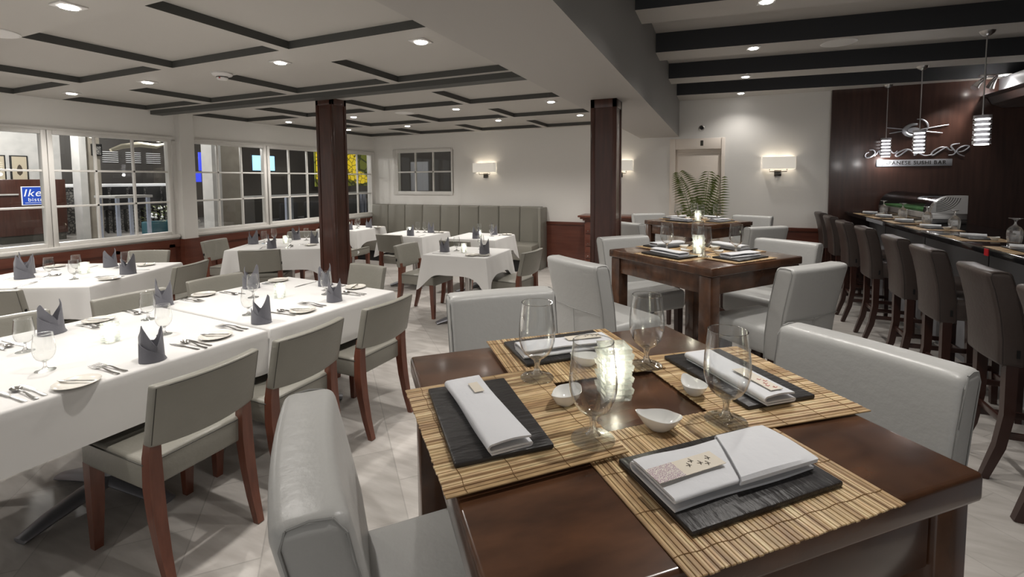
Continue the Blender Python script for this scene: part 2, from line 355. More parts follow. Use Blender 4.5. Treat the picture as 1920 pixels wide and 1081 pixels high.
# pilaster and wainscot
struct('trim_11', MB().bx(LX, LX+0.10, 3.92, 4.10, 0.80, CZ), M['trimw'])
wn = MB().bx(LX, LX+0.03, Y0, BY, 0, 0.80)
for y in [k*0.62-1.2 for k in range(15)]:
    wn.bx(LX+0.03, LX+0.042, y, y+0.07, 0.12, 0.74)
wn.bx(LX+0.03, LX+0.042, Y0, BY, 0.0, 0.12).bx(LX+0.03, LX+0.042, Y0, BY, 0.70, 0.80).bx(LX, LX+0.12, 3.90, 4.12, 0, 0.80)
struct('wall_left_wainscot', wn, M['woodh']).name = 'trim_12'
wn = MB().bx(-2.85, -0.78, BY-0.03, BY, 0, 0.80).bx(-2.85, -0.78, BY-0.05, BY, 0.765, 0.815, 0.004).bx(0.19, 1.43, BY-0.03, BY, 0, 0.80).bx(0.19, 1.43, BY-0.05, BY, 0.78, 0.83, 0.004)
struct('trim_13', wn, M['woodh'])
struct('baseboard_back', MB().bx(-2.72, -0.78, BY-0.045, BY-0.03, 0, 0.09).bx(0.19, 1.43, BY-0.045, BY-0.03, 0, 0.09), M['wall'])
# dark wood panel wall behind the sushi bar
struct('trim_14', MB().bx(1.435, X1, BY-0.04, BY, 0, 2.93), M['woodd'])
# windows in the left wall
def window(n, ya, yb, z0=0.905, z1=2.07, cols=3, rows=3):
    r = thing('window_%d' % n, None, None); r['kind'] = 'structure'
    f = MB(); x0, x1 = LX-0.06, LX+0.02; b = 0.045
    f.bx(x0, x1, ya-b, ya, z0-b, z1+b, 0.004).bx(x0, x1, yb, yb+b, z0-b, z1+b, 0.004).bx(x0, x1, ya, yb, z1, z1+b, 0.004).bx(x0, x1, ya, yb, z0-b, z0, 0.004)
    part('window_frame', f, M['trimw'], r)
    g = MB(); t = 0.011
    for k in range(1, cols): y = ya+(yb-ya)*k/cols; g.bx(LX-0.035, LX, y-t, y+t, z0, z1, 0.002)
    for k in range(1, rows): z = z0+(z1-z0)*k/rows; g.bx(LX-0.035, LX, ya, yb, z-t, z+t, 0.002)
    part('glazing_bars', g, M['trimw'], r)
    part('pane', MB().bx(LX-0.022, LX-0.017, ya, yb, z0, z1), M['pane'], r)
window(1, 0.25, 1.33); window(2, 1.43, 2.57); window(3, 2.665, 3.81); window(4, 4.12, 5.215); window(5, 5.325, 6.46); window(6, 6.57, 7.71)
q = MB().bx(LX, LX+0.05, Y0, 3.90, 0.82, 0.862, 0.006).bx(LX, LX+0.05, 4.10, 7.80, 0.82, 0.862, 0.006).bx(LX, LX+0.02, Y0, 3.9, 0.80, 0.83).bx(LX, LX+0.02, 4.1, 7.8, 0.80, 0.83)
q.bx(LX, LX+0.03, Y0, 3.88, 2.112, 2.14, 0.005).bx(LX, LX+0.03, 4.10, 7.80, 2.112, 2.14, 0.005)
struct('trim_15', q, M['trimw'])
# small window in the back wall
r = thing('window_7', None, None); r['kind'] = 'structure'
xa, xb, za, zb = -5.926, -4.685, 1.332, 2.10
f = MB().bx(xa-0.12, xa-0.035, BY-0.02, BY+0.0, za-0.07, zb+0.07, 0.004).bx(xb, xb+0.035, BY-0.02, BY+0.05, za-0.07, zb+0.07, 0.004).bx(xa-0.035, xa, BY-0.02, BY+0.05, za-0.07, zb+0.07, 0.004).bx(xa, xb, BY-0.02, BY+0.05, zb, zb+0.07, 0.004).bx(xa, xb, BY-0.02, BY+0.05, za-0.07, za, 0.004)
part('window_frame', f, M['trimw'], r)
g = MB().bx(xa, xb, BY-0.005, BY+0.03, (za+zb)/2-0.014, (za+zb)/2+0.014)
for k in (1, 2): x = xa+(xb-xa)*k/3; g.bx(x-0.014, x+0.014, BY-0.005, BY+0.03, za, zb)
part('glazing_bars', g, M['trimw'], r); part('pane', MB().bx(xa, xb, BY+0.012, BY+0.017, za, zb), M['pane'], r)
# door
r = thing('door_1', None, None); r['kind'] = 'structure'
part('door_frame', MB().bx(-0.69, -0.61, BY-0.02, BY+0.12, 0, 2.165, 0.004).bx(0.05, 0.10, BY-0.02, BY+0.12, 0, 2.165, 0.004).bx(-0.61, 0.05, BY-0.005, BY+0.12, 2.0, 2.165, 0.004), M['door'], r)
dl = MB().bx(-0.61, 0.05, BY+0.05, BY+0.09, 0, 2.0, 0.003)
dl.bx(-0.585, 0.03, BY+0.04, BY+0.05, 1.93, 1.945).bx(-0.585, -0.57, BY+0.04, BY+0.05, 0.1, 1.93).bx(0.015, 0.03, BY+0.04, BY+0.05, 0.1, 1.93)
part('door_leaf', dl, M['door'], r)
part('door_label', MB().bx(-0.245, -0.205, BY-0.008, BY-0.004, 2.05, 2.13), M['seam'], r)

# ---------------------------------------------------------------- columns
def column(x0, x1, y0, y1, zt, label):
    r = thing('wood_column', label, 'column', ((x0+x1)/2, (y0+y1)/2, 0)); cx, cy = (x0+x1)/2, (y0+y1)/2
    a, b = (x1-x0)/2, (y1-y0)/2
    part('core', MB().box((0, 0, zt/2), (2*a-0.016, 2*b-0.016, zt)), M['wood'], r)
    f = MB(); s = 0.036
    for sx in (-1, 1):
        for sy in (-1, 1): f.box((sx*(a-s/2), sy*(b-s/2), zt/2), (s, s, zt), 0.003)
    f.box((0, 0, zt-0.035), (2*a, 2*b, 0.07), 0.003).box((0, 0, 0.06), (2*a, 2*b, 0.12), 0.003)
    part('corner_frame', f, M['wood'], r)
column(-4.067, -3.835, 3.925, 4.145, CZ, 'dark mahogany column standing behind the long white table, under the coffered ceiling')
column(-0.966, -0.752, 3.84, 4.075, 2.20, 'dark mahogany column under the grey soffit, near the pale tall chairs')

# ---------------------------------------------------------------- ceiling spots
def make_spot():
    r = thing('ceiling_spot', 'x', 'ceiling light')
    b = MB().box((0, 0, -0.004), (0.115, 0.115, 0.008), 0.002)
    part('bezel', b, M['whitep'], r)
    part('lamp_face', MB().cyl((0, 0, -0.010), 0.038, 0.006, 24), M['lamp'], r)
    lamp('spot_light', 'SPOT', (0, 0, -0.03), SPOT_W, parent=r, spot_size=R(132), spot_blend=0.9, shadow_soft_size=0.03)
    return r
spot = make_spot()
cn = {-1.77: 'nearest the soffit', -3.03: 'second from the soffit', -4.68: 'third from the soffit', -5.93: 'nearest the window wall'}
rn = {0.1: 'added fill row behind the camera', 1.34: 'front row', 2.60: 'row before the dark crossbeam', 5.20: 'row beyond the dark crossbeam', 6.45: 'last row by the booth'}
for y in (0.1, 1.34, 2.60, 5.20, 6.45):  # first row: unseen spots added behind the camera as fill light
    for x in (-1.77, -3.03, -4.68, -5.93):
        if y == 0.1 and x == -1.77: continue
        place(spot, (x, y, CZ), 0, 'square recessed ceiling spot, %s, in the %s' % (cn[x], rn[y]), 'recessed spots in the coffered ceiling')
for y, n in ((1.27, 'over the near dark table'), (2.45, 'over the gap before the middle dark table'), (3.69, 'topmost in the photo'), (4.94, 'on the beam with the round speaker'), (6.28, 'on the third beam'), (7.46, 'on the last beam above the wall lamp')):
    sp_ = place(spot, (0.285, y, 2.75), 0, 'square recessed spot in a dark beam, %s' % n, 'recessed spots in the bar beams')
    if y > 7:
        for c_ in sp_.children:
            if c_.type == 'LIGHT': c_.data = c_.data.copy(); c_.data.energy = SPOT_W*0.35; c_.location.y = -0.02
place(spot, (3.08, 7.50, 2.75), 0, 'square recessed spot in the last beam beside the steel hood', 'recessed spots in the bar beams')
def speaker(x, y, z, label, rr=0.125):
    r = thing('ceiling_speaker', label, 'speaker', (x, y, z))
    part('rim', MB().lathe([(rr*0.9, 0), (rr, 0), (rr, -0.006), (rr*0.93, -0.009), (rr*0.9, -0.006)], 40), M['whitep'], r)
    part('grille', MB().cyl((0, 0, -0.004), rr*0.91, 0.006, 40), M['whitep'], r)
speaker(-3.95, 1.37, CZ, 'round white ceiling speaker at the left photo edge')
speaker(-3.82, 5.20, CZ, 'small-looking round white ceiling speaker beyond the dark crossbeam')
speaker(0.97, 5.08, 2.75, 'round white speaker set in a dark bar beam', 0.14)
r = thing('smoke_detector', 'round white smoke detector on the coffered ceiling with a red light', 'smoke detector', (-3.77, 2.66, CZ))
part('base_ring', MB().lathe([(0, 0), (0.075, 0), (0.078, -0.012), (0.07, -0.022), (0.05, -0.026), (0, -0.026)], 36), M['whitep'], r)
part('sensor_head', MB().lathe([(0.045, -0.026), (0.042, -0.045), (0.036, -0.055), (0, -0.057)], 30), M['whitep'], r)
part('vent_slots', MB().lathe([(0.0445, -0.032), (0.0455, -0.036), (0.0435, -0.040)], 30), M['seam'], r)
part('indicator', MB().box((0.02, -0.038, -0.046), (0.008, 0.01, 0.008)), M['red'], r)

# ---------------------------------------------------------------- dining chairs (sage grey vinyl)
def curved_panel(w, zb, zt, yb, yt, th, sag, nx=10, nz=6):
    t = bmesh.new(); F, Bk = [], []
    for k in range(nz+1):
        u = k/nz; z = zb+(zt-zb)*u; y = yb+(yt-yb)*u; rf, rb = [], []
        for i in range(nx+1):
            s = -1+2*i/nx; x = s*w/2; yy = y-sag*(1-s*s)
            zz = z + (0.012*(1-s*s) if k == 0 else 0)*-1
            rf.append(t.verts.new((x, yy+th/2, zz))); rb.append(t.verts.new((x, yy-th/2, zz)))
        F.append(rf); Bk.append(rb)
    for k in range(nz):
        for i in range(nx):
            t.faces.new((F[k][i], F[k][i+1], F[k+1][i+1], F[k+1][i])); t.faces.new((Bk[k][i+1], Bk[k][i], Bk[k+1][i], Bk[k+1][i+1]))
        t.faces.new((F[k][0], F[k+1][0], Bk[k+1][0], Bk[k][0])); t.faces.new((F[k+1][nx], F[k][nx], Bk[k][nx], Bk[k+1][nx]))
    for i in range(nx):
        t.faces.new((F[nz][i], F[nz][i+1], Bk[nz][i+1], Bk[nz][i])); t.faces.new((F[0][i+1], F[0][i], Bk[0][i], Bk[0][i+1]))
    bmesh.ops.recalc_face_normals(t, faces=t.faces)
    e = [x for x in t.edges if x.calc_face_angle(0) > R(50)]
    bmesh.ops.bevel(t, geom=e, offset=0.010, segments=3, profile=0.5, affect='EDGES')
    m = MB(); m.bm = t; return m
def make_chair():
    r = thing('dining_chair', 'x', 'chair')
    part('seat', MB().box((0, 0.045, 0.43), (0.425, 0.45, 0.118), 0.016, 3), M['vinyl'], r)
    pz = MB()
    zz = 0.476; xs, y0, y1 = 0.214, -0.180, 0.270
    pz.tube([(-xs+.01, y0, zz), (-xs, y0+.01, zz), (-xs, y1-.01, zz), (-xs+.01, y1, zz), (xs-.01, y1, zz), (xs, y1-.01, zz), (xs, y0+.01, zz), (xs-.01, y0, zz), (-xs+.01, y0, zz)], 0.0022, 5)
    part('seat_piping', pz, M['seam'], r)
    bk = part('backrest', curved_panel(0.43, 0.555, 0.80, -0.198, -0.252, 0.048, 0.030), M['vinyl'], r)
    pp = MB(); top = []
    for i in range(11):
        s = -1+i/5; top.append((s*0.209, -0.252-0.022-0.030*(1-s*s), 0.792))
    pp.tube([(-0.209, -0.224, 0.565)]+top+[(0.209, -0.224, 0.565)], 0.0018, 5)
    part('piping', pp, M['seam'], bk)
    part('fabric_tag', MB().box((0.2165, -0.225, 0.64), (0.008, 0.014, 0.028)), M['black'], bk)
    for sx in (-1, 1):
        part('leg', MB().tube([(sx*0.186, 0.235, 0.385), (sx*0.186, 0.24, 0.20), (sx*0.188, 0.245, 0.0)], [0.026, 0.023, 0.016], square=True, up=(0, 1, 0)), M['leg'], r)
        part('leg', MB().tube([(sx*0.188, -0.262, 0.0), (sx*0.189, -0.228, 0.12), (sx*0.190, -0.200, 0.26), (sx*0.190, -0.186, 0.38), (sx*0.190, -0.185, 0.50), (sx*0.188, -0.196, 0.60)],
                              [0.015, 0.019, 0.023, 0.025, 0.023, 0.018], square=True, up=(0, 1, 0)), M['leg'], r)
    return r
chair = make_chair()
GC = 'grey vinyl dining chairs at the clothed tables'
TH = R(-4.1)
CH = [ # centre of the backrest line x, y, facing angle (0 = towards +Y)
 (-1.905, 1.225, 90, 'foreground grey vinyl dining chair, right side of the long white table, nearest the camera'),
 (-1.905, 1.755, 90, 'middle of three grey vinyl chairs along the near side of the long white table'),
 (-1.880, 2.345, 88, 'farthest of three grey vinyl chairs along the near side of the long white table'),
 (-2.845, 3.28, 172, 'grey vinyl chair at the far end of the long white table, before the mahogany column'),
 (-3.62, 2.43, -94, 'grey vinyl chair on the window side of the long white table, farthest along it'),
 (-3.62, 1.84, -94, 'grey vinyl chair on the window side of the long white table, second along it'),
 (-3.66, 1.21, -94, 'grey vinyl chair on the window side of the long table, left photo edge'),
 (-4.46, 2.76, 112, 'grey vinyl chair at the right end of the white table under the left windows'),
 (-5.72, 3.10, 206, 'pale-lit grey vinyl chair between the left windows and their white table'),
 (-4.69, 1.52, 26, 'dark-looking grey vinyl chair at the near side of the window table, left photo edge'),
 (-5.96, 4.00, -72, 'grey vinyl chair seen side-on by the wainscot, left of the table behind the column'),
 (-4.62, 3.60, 36, 'grey vinyl chair with its back to us at the table left of the mahogany column'),
 (-5.69, 5.16, 205, 'grey vinyl chair showing beyond the napkins of the table left of the column'),
 (-4.18, 5.28, 0, 'grey vinyl chair, back to us, at the second booth table right of the mahogany column'),
 (-3.37, 4.57, -90, 'grey vinyl chair at the left side of the small centre table'),
 (-2.97, 5.02, 0, 'grey vinyl chair behind the small centre table, facing the right booth table'),
 (-1.79, 4.62, 84, 'grey vinyl chair at the right side of the small centre table'),
 (-5.36, 5.50, 0, 'grey vinyl chair mostly hidden behind the mahogany column, at the corner table'),
 (-4.05, 0.62, -64, 'grey vinyl chair outside the left photo edge by the window table'),
]
for x, y, a, l in CH[:-1]:
    a = R(a); d = Vector((-math.sin(a), math.cos(a), 0))
    place(chair, (x+d.x*0.245, y+d.y*0.245, 0), a, l, GC)

# ---------------------------------------------------------------- tall upholstered chairs and bar stools
def make_tall(name, cat, w, leath, seam, legm, zt=1.10, flare=0.05, st=0.76, skirt=0.60):
    r = thing(name, 'x', cat)
    part('seat', MB().box((0, 0.045, (st+skirt)/2+0.01), (w-0.01, 0.39, st-skirt-0.02), 0.028, 3), leath, r)
    # tall thick back leaning away, widening slightly towards the top
    t = bmesh.new(); rows = []
    prof = [(skirt, -0.17), (0.74, -0.175), (0.86, -0.19), (0.98, -0.215), (zt-0.03, -0.235), (zt, -0.24)]
    n = 8
    for k, (z, y) in enumerate(prof):
        th = 0.105 if z < zt-0.001 else 0.10; ww = w*(0.97+0.05*k/5)
        f, b = [], []
        for i in range(n+1):
            s = -1+2*i/n; yy = y-0.012*(1-s*s)+0.006
            f.append(t.verts.new((s*ww/2, yy+th/2, z))); b.append(t.verts.new((s*ww/2, yy-th/2, z)))
        rows.append((f, b))
    for (f, b), (f2, b2) in zip(rows, rows[1:]):
        for i in range(n): t.faces.new((f[i], f[i+1], f2[i+1], f2[i])); t.faces.new((b[i+1], b[i], b2[i], b2[i+1]))
        t.faces.new((f[0], f2[0], b2[0], b[0])); t.faces.new((f2[n], f[n], b[n], b2[n]))
    f, b = rows[0]; g, h = rows[-1]
    for i in range(n): t.faces.new((f[i+1], f[i], b[i], b[i+1])); t.faces.new((g[i], g[i+1], h[i+1], h[i]))
    bmesh.ops.recalc_face_normals(t, faces=t.faces)
    e = [x for x in t.edges if x.calc_face_angle(0) > R(50)]
    bmesh.ops.bevel(t, geom=e, offset=0.020, segments=4, profile=0.5, affect='EDGES')
    m = MB(); m.bm = t
    bk = part('backrest', m, leath, r)
    for sx in (-1, 1):
        s = MB()
        for dy in (-0.042, 0.042):
            s.tube([(sx*(w*0.487+w*0.025*k/5-0.001), y+0.006+dy, z) for k, (z, y) in enumerate(prof[:-1])]+[(sx*w*0.500, -0.234+dy*0.7, zt-0.006)], 0.0022, 5)
        s.tube([(sx*w*0.500, -0.262, zt-0.005), (sx*w*0.499, -0.234, zt-0.001), (sx*w*0.500, -0.206, zt-0.005)], 0.0022, 5)
        part('stitching', s, seam, bk)
    s = MB()
    if name == 'tall_chair': s.tube([(-w*0.485, -0.235, 0.83), (0, -0.252, 0.83), (w*0.485, -0.235, 0.83)], 0.0018, 5)
    if name == 'tall_chair': s.tube([(0, -0.236, skirt+0.01), (0, -0.250, 0.83)], 0.0018, 5)
    if name == 'tall_chair': part('back_seam', s, seam, bk)
    part('fabric_tag', MB().box((w*0.49, -0.15, skirt+0.07), (0.008, 0.012, 0.04)), M['black'], bk)
    a = w/2-0.035
    for sx in (-1, 1):
        part('leg', MB().tube([(sx*a, 0.195, skirt+0.02), (sx*a, 0.20, 0.3), (sx*a, 0.205, 0)], [0.022, 0.020, 0.016], square=True, up=(0, 1, 0)), legm, r)
        part('leg', MB().tube([(sx*a, -0.165, skirt+0.02), (sx*a, -0.165, 0.35), (sx*a, -0.19, 0.18), (sx*a, -0.245, 0)], [0.024, 0.022, 0.021, 0.016], square=True, up=(0, 1, 0)), legm, r)
        part('stretcher', MB().box((sx*a, 0.015, 0.24), (0.018, 0.37, 0.035), 0.003), legm, r)
    part('stretcher', MB().box((0, 0.20, 0.20), (2*a, 0.02, 0.04), 0.003), legm, r)
    part('stretcher', MB().box((0, -0.168, 0.30), (2*a, 0.018, 0.035), 0.003), legm, r)
    return r
tall = make_tall('tall_chair', 'chair', 0.43, M['white_l'], M['seamw'], M['legd'])
stool = make_tall('bar_stool', 'bar stool', 0.352, M['brown_l'], M['seamb'], M['legd'], zt=1.075)
GW = 'pale leather tall chairs at the dark tables'
WH = [ # centre of the rear top edge, facing angle
 (-0.650, 0.580, -43, 'foreground pale leather tall chair, cropped at the bottom, left of the near dark table'),
 (-0.80, 1.71, 220, 'pale leather tall chair beyond the near dark table, left of the water glasses'),
 (0.384, 1.53, 142, 'large bright pale leather tall chair at the right of the near dark table'),
 (-0.72, 2.52, -35, 'pale leather tall chair with back seams showing, left of the middle dark table'),
 (-0.675, 3.715, 225, 'pale leather tall chair at the far left of the middle dark table, by the column'),
 (0.467, 2.815, 48, 'pale leather tall chair seen from behind at the right of the middle dark table'),
 (0.475, 3.87, 148, 'pale leather tall chair at the far right of the middle dark table'),
 (0.43, 4.90, 40, 'pale leather tall chair at the near right of the farthest dark table'),
 (0.40, 6.30, 160, 'pale leather tall chair at the far right of the farthest dark table'),
 (-0.82, 6.30, 215, 'pale leather tall chair before the drawer chest, at the farthest dark table'),
 (-0.86, 4.93, -38, 'pale leather tall chair half hidden by the right column, at the farthest dark table'),
]
for x, y, a, l in WH:
    a = R(a); d = Vector((-math.sin(a), math.cos(a), 0)); place(tall, (x+d.x*0.24, y+d.y*0.24, 0), a, l, GW)
on = ['first bar stool, nearest the dark panel wall', 'second bar stool from the panel wall', 'third bar stool from the panel wall', 'fourth bar stool from the panel wall', 'third full one from the right photo edge', 'second full one from the right photo edge', 'largest, nearest full one in the row', 'the one showing only a leg at the right edge']
for (x, y), n in zip([(1.30, 7.56), (1.29, 6.90), (1.27, 6.12), (1.30, 5.46), (1.31, 4.66), (1.31, 4.03), (1.29, 3.25), (1.27, 2.62)], on):
    place(stool, (x+0.24, y, 0), R(-90), 'brown leather stool with dark legs: '+n, 'brown leather stools along the sushi bar')

# ---------------------------------------------------------------- clothed tables
def cloth(w, d, drop, corner, flare, seed, ztop=0.765, wav=0.008):
    rnd = random.Random(seed); N = 40; rows = []
    per = []
    hw, hd = w/2, d/2
    for i in range(N): per.append((-hw+w*i/N, -hd, 0, -1, i/N))
    for i in range(N): per.append((hw, -hd+d*i/N, 1, 0, i/N))
    for i in range(N): per.append((hw-w*i/N, hd, 0, 1, i/N))
    for i in range(N): per.append((-hw, hd-d*i/N, -1, 0, i/N))
    ph = [rnd.uniform(0, 6.28) for _ in range(4)]
    rr = 0.012
    for k, (t, zz, ins) in enumerate([(0, 0, rr), (0, -0.002, rr*0.55), (0, -0.006, rr*0.15), (0, -rr, 0)] + [(q/7, None, 0) for q in range(1, 8)]):
        row = []
        for j, (x, y, nx, ny, u) in enumerate(per):
            dc = min(u, 1-u)*(w if ny else d); e = math.exp(-(dc/0.11)**2)
            if zz is None:
                dr = drop+(corner-drop)*math.exp(-(dc/0.10)**2); z = ztop-rr-(dr-rr)*t
                cxs = 1 if x > 0 else -1; cys = 1 if y > 0 else -1
                f = (flare*t)+wav*t*math.sin(6.28*u*2.5+ph[j//N])*(1-e)
                px = x+nx*f + (cxs*0.045*t*e if corner > drop else 0)*(1 if ny else 0.6)
                py = y+ny*f + (cys*0.045*t*e if corner > drop else 0)*(1 if nx else 0.6)
                # fold pinched just beside each corner
                g = math.exp(-((dc-0.10)/0.045)**2)
                px -= nx*0.020*t*g; py -= ny*0.020*t*g
                row.append((px, py, z))
            else:
                sx = (hw-ins)/hw; sy = (hd-ins)/hd; row.append((x*sx, y*sy, ztop+zz))
        rows.append(row)
    m = MB(); t = bmesh.new(); V = [[t.verts.new(p) for p in r] for r in rows]; n = len(V[0])
    for a, b in zip(V, V[1:]):
        for i in range(n): t.faces.new((a[i], b[i], b[(i+1) % n], a[(i+1) % n]))
    t.faces.new(V[0]); m.bm = t; bmesh.ops.recalc_face_normals(t, faces=t.faces)
    return m
def pedestal_table(x, y, w, d, rz, label, baserz=R(45)):
    r = thing('dining_table', label, 'table', (x, y, 0), rz, 'pedestal tables under white cloths')
    part('tabletop', MB().box((0, 0, 0.744), (w-0.03, d-0.03, 0.03), 0.004), M['seam'], r)
    part('pedestal', MB().cyl((0, 0, 0.40), 0.038, 0.66, 24), M['brushed'], r)
    b = MB()
    for k in range(4):
        m = Matrix.Rotation(baserz+k*PI/2, 4, 'Z')
        b.tube([(0.0, 0, 0.075), (0.12, 0, 0.062), (0.26, 0, 0.040), (0.37, 0, 0.014)], [0.062, 0.058, 0.050, 0.036], 12, flat=0.42, mtx=m)
    part('cross_base', b, M['pewter'], r); return r
def clothed(x, y, w, d, deg, name, drop=0.215, corner=0.26, flare=0.012, seed=1, ped=True, pl=None, wav=0.006):
    if ped: pedestal_table(x, y, w, d, R(deg), 'pedestal table under the cloth of the '+name)
    o = solo('tablecloth', cloth(w, d, drop, corner, flare, seed, wav=wav), M['cloth'], 'white tablecloth draped over the '+name, 'tablecloth', (x, y, 0), R(deg), 'white tablecloths')
    return o
Z = 0.7655
clothed(-2.702, 2.257, 1.137, 0.966, -4.1, 'far section of the long table', seed=1, drop=0.232, corner=0.245, flare=0.002, wav=0.002)
clothed(-2.807, 0.790, 1.137, 1.944, -4.1, 'near section of the long table in front', seed=2, drop=0.232, corner=0.232, flare=0.002, wav=0.002, ped=False)
pedestal_table(-2.772, 1.279, 1.137, 0.966, R(-4.1), 'pedestal table with its cross base showing under the long white cloth', R(12))
pedestal_table(-2.842, 0.301, 1.137, 0.966, R(-4.1), 'pedestal table under the cut-off end of the long white cloth')
clothed(-5.114, 2.157, 1.19, 1.07, 26, 'table under the left windows', drop=0.24, corner=0.27, flare=0.015, seed=4)
clothed(-4.955, 4.305, 1.08, 1.08, 29, 'table left of the mahogany column', drop=0.24, corner=0.33, flare=0.02, seed=5)
clothed(-5.62, 6.12, 0.82, 0.74, 2, 'corner table right of the mahogany column', drop=0.20, corner=0.36, flare=0.03, seed=6)
clothed(-4.12, 5.80, 0.76, 0.74, 0, 'second booth table', drop=0.24, corner=0.32, flare=0.02, seed=7)
clothed(-2.497, 4.50, 0.745, 0.68, 2, 'small centre table', drop=0.20, corner=0.37, flare=0.03, seed=8)
clothed(-3.02, 5.82, 0.74, 0.72, 2, 'right booth table', drop=0.20, corner=0.36, flare=0.03, seed=9)

# ---------------------------------------------------------------- standing grey napkins
def napkin_mesh(v):
    rnd = random.Random(v); m = MB(); N = 56
    tL, tR = (-1.45, 1.25) if v % 2 == 0 else (-1.2, 1.5)
    pk1, pk2 = (0.100, 0.082) if v % 3 else (0.084, 0.098)
    vd = 0.060+0.005*(v % 3)
    rows = []
    def H(a):
        def tri(c, wdt, hh):
            dd = abs((a-c+PI) % (2*PI)-PI); return hh*max(0, 1-dd/wdt)**0.72
        return vd + max(tri(tL, 1.35, pk1), tri(tR, 1.3, pk2), tri(PI, 0.9, 0.012))
    for k in range(9):
        u = k/8; row = []
        for i in range(N):
            a = 2*PI*i/N; h = H(a)*u
            rad = 0.050+0.004*math.sin(2*a+v)+0.003*math.sin(5*a+v)*u - 0.012*u*max(0, (H(a)-vd)/0.07)+0.004*u
            row.append((rad*math.sin(a), -rad*math.cos(a), h))
        rows.append(row)
    m.grid(rows, close=True, thick=0.0022)
    # wrapped diagonal flap on the outside
    rows = []; s0, s1 = (-1.25, 1.35)
    for k in range(7):
        u = k/6; row = []
        for i in range(22):
            q = i/21; a = s0+(s1-s0)*q; top = 0.086*(1-q)+0.002; h = 0.001+top*u
            rad = 0.0565+0.004*math.sin(2*a+v)-0.003*u
            row.append((rad*math.sin(a), -rad*math.cos(a), h))
        rows.append(row)
    m.grid(rows, thick=0.0022); return m.me('napkin')
NAPS = [napkin_mesh(i) for i in range(4)]
def napkin(x, y, deg, label, v=0, s=1.0, z=Z):
    o = link('folded_napkin', NAPS[v % 4], M['napg'], None, (x, y, z), R(deg)); o.scale = (s, s, s)
    return tag(o, label, 'napkin', 'standing grey napkins')
# ---------------------------------------------------------------- glasses
def make_goblet(name='water_glass'):
    r = thing(name, 'x', 'glass')
    t = 0.0011
    out = [(0.010, 0.046), (0.020, 0.051), (0.030, 0.060), (0.0375, 0.074), (0.0415, 0.090), (0.0425, 0.104), (0.0415, 0.125), (0.039, 0.148), (0.0362, 0.170), (0.0356, 0.178)]
    inn = [(r_-t, z+t*0.6) for r_, z in out[::-1]]
    part('bowl', MB().lathe(out+[(0.0350, 0.1786)]+inn[1:]+[(0, 0.048)], 40), M['glass'], r)
    part('rim', MB().lathe([(0.0357+0.0008*math.cos(a), 0.1784+0.0008*math.sin(a)) for a in [2*PI*k/6 for k in range(7)]], 40), M['grim'], r)
    part('stem', MB().lathe([(0, 0.0465), (0.0135, 0.0475), (0.009, 0.043), (0.0062, 0.036), (0.0058, 0.026), (0.0085, 0.016), (0.014, 0.0105), (0, 0.010)], 24), M['gstem'], r)
    part('foot', MB().lathe([(0, 0.0001), (0.0385, 0.0001), (0.0392, 0.0012), (0.0385, 0.0024), (0.028, 0.0048), (0.014, 0.0100), (0, 0.0108)], 40), M['gfoot'], r)
    return r
goblet = make_goblet()
def make_upturned():
    r = thing('stemmed_glass', 'x', 'glass')
    part('bowl', MB().lathe([(0.0345, 0.0), (0.0365, 0.0), (0.0405, 0.03), (0.0425, 0.06), (0.0405, 0.085), (0.031, 0.106), (0.012, 0.122), (0, 0.124)], 14), M['gcut'], r, ang=12)
    part('stem', MB().lathe([(0, 0.120), (0.012, 0.122), (0.0065, 0.132), (0.006, 0.146), (0.010, 0.160), (0, 0.162)], 10), M['gcut'], r, ang=12)
    part('foot', MB().lathe([(0, 0.158), (0.012, 0.160), (0.030, 0.168), (0.037, 0.170), (0.037, 0.172), (0, 0.172)], 28), M['gcut'], r, ang=12)
    return r
upglass = make_upturned()
def wglass(x, y, label, z=Z, s=0.88, group='wine glasses on the clothed tables', rot=None): return place(goblet, (x, y, z), 0, label, group, scale=s, rot=rot)
# ---------------------------------------------------------------- candle holders
def make_candle():
    r = thing('candle_holder', 'x', 'candle holder')
    n = 9; h = 0.0128
    for k in range(n):
        m = MB(); a = 0.0335 if k % 2 else 0.0315; rz = R(3 if k % 2 else -3)
        t = bmesh.new(); N = 24; o1, i1, o2, i2 = [], [], [], []
        for q in range(N):
            an = 2*PI*q/N; c, s_ = math.cos(an), math.sin(an); f = a/max(abs(c), abs(s_)); z = k*h
            lo = 0.93
            o1.append(t.verts.new((c*f*lo, s_*f*lo, z))); o2.append(t.verts.new((c*f, s_*f, z+h*0.9)))
            i1.append(t.verts.new((c*0.021, s_*0.021, z))); i2.append(t.verts.new((c*0.021, s_*0.021, z+h*0.9)))
        for q in range(N):
            p = (q+1) % N
            t.faces.new((o1[q], o1[p], o2[p], o2[q])); t.faces.new((i1[p], i1[q], i2[q], i2[p])); t.faces.new((o2[q], o2[p], i2[p], i2[q])); t.faces.new((o1[p], o1[q], i1[q], i1[p]))
        m.add(t, Matrix.Rotation(rz, 4, 'Z'))
        part('glass_tier', m, M['gblock'], r, ang=20)
    part('candle', MB().lathe([(0, 0.002), (0.0185, 0.002), (0.0185, 0.040), (0.016, 0.042), (0, 0.041)], 24), M['wax'], r)
    part('flame', MB().lathe([(0, 0.046), (0.005, 0.052), (0.006, 0.060), (0.004, 0.074), (0, 0.086)], 14), M['flame'], r)
    lamp('candle_light', 'POINT', (0, 0, 0.075), 0.42, (1, 0.92, 0.76), r, shadow_soft_size=0.012)
    return r
candle = make_candle()
def cand(x, y, label, z=Z, s=0.85, deg=20): return place(candle, (x, y, z), R(deg), label, 'lit glass candle holders', scale=s)
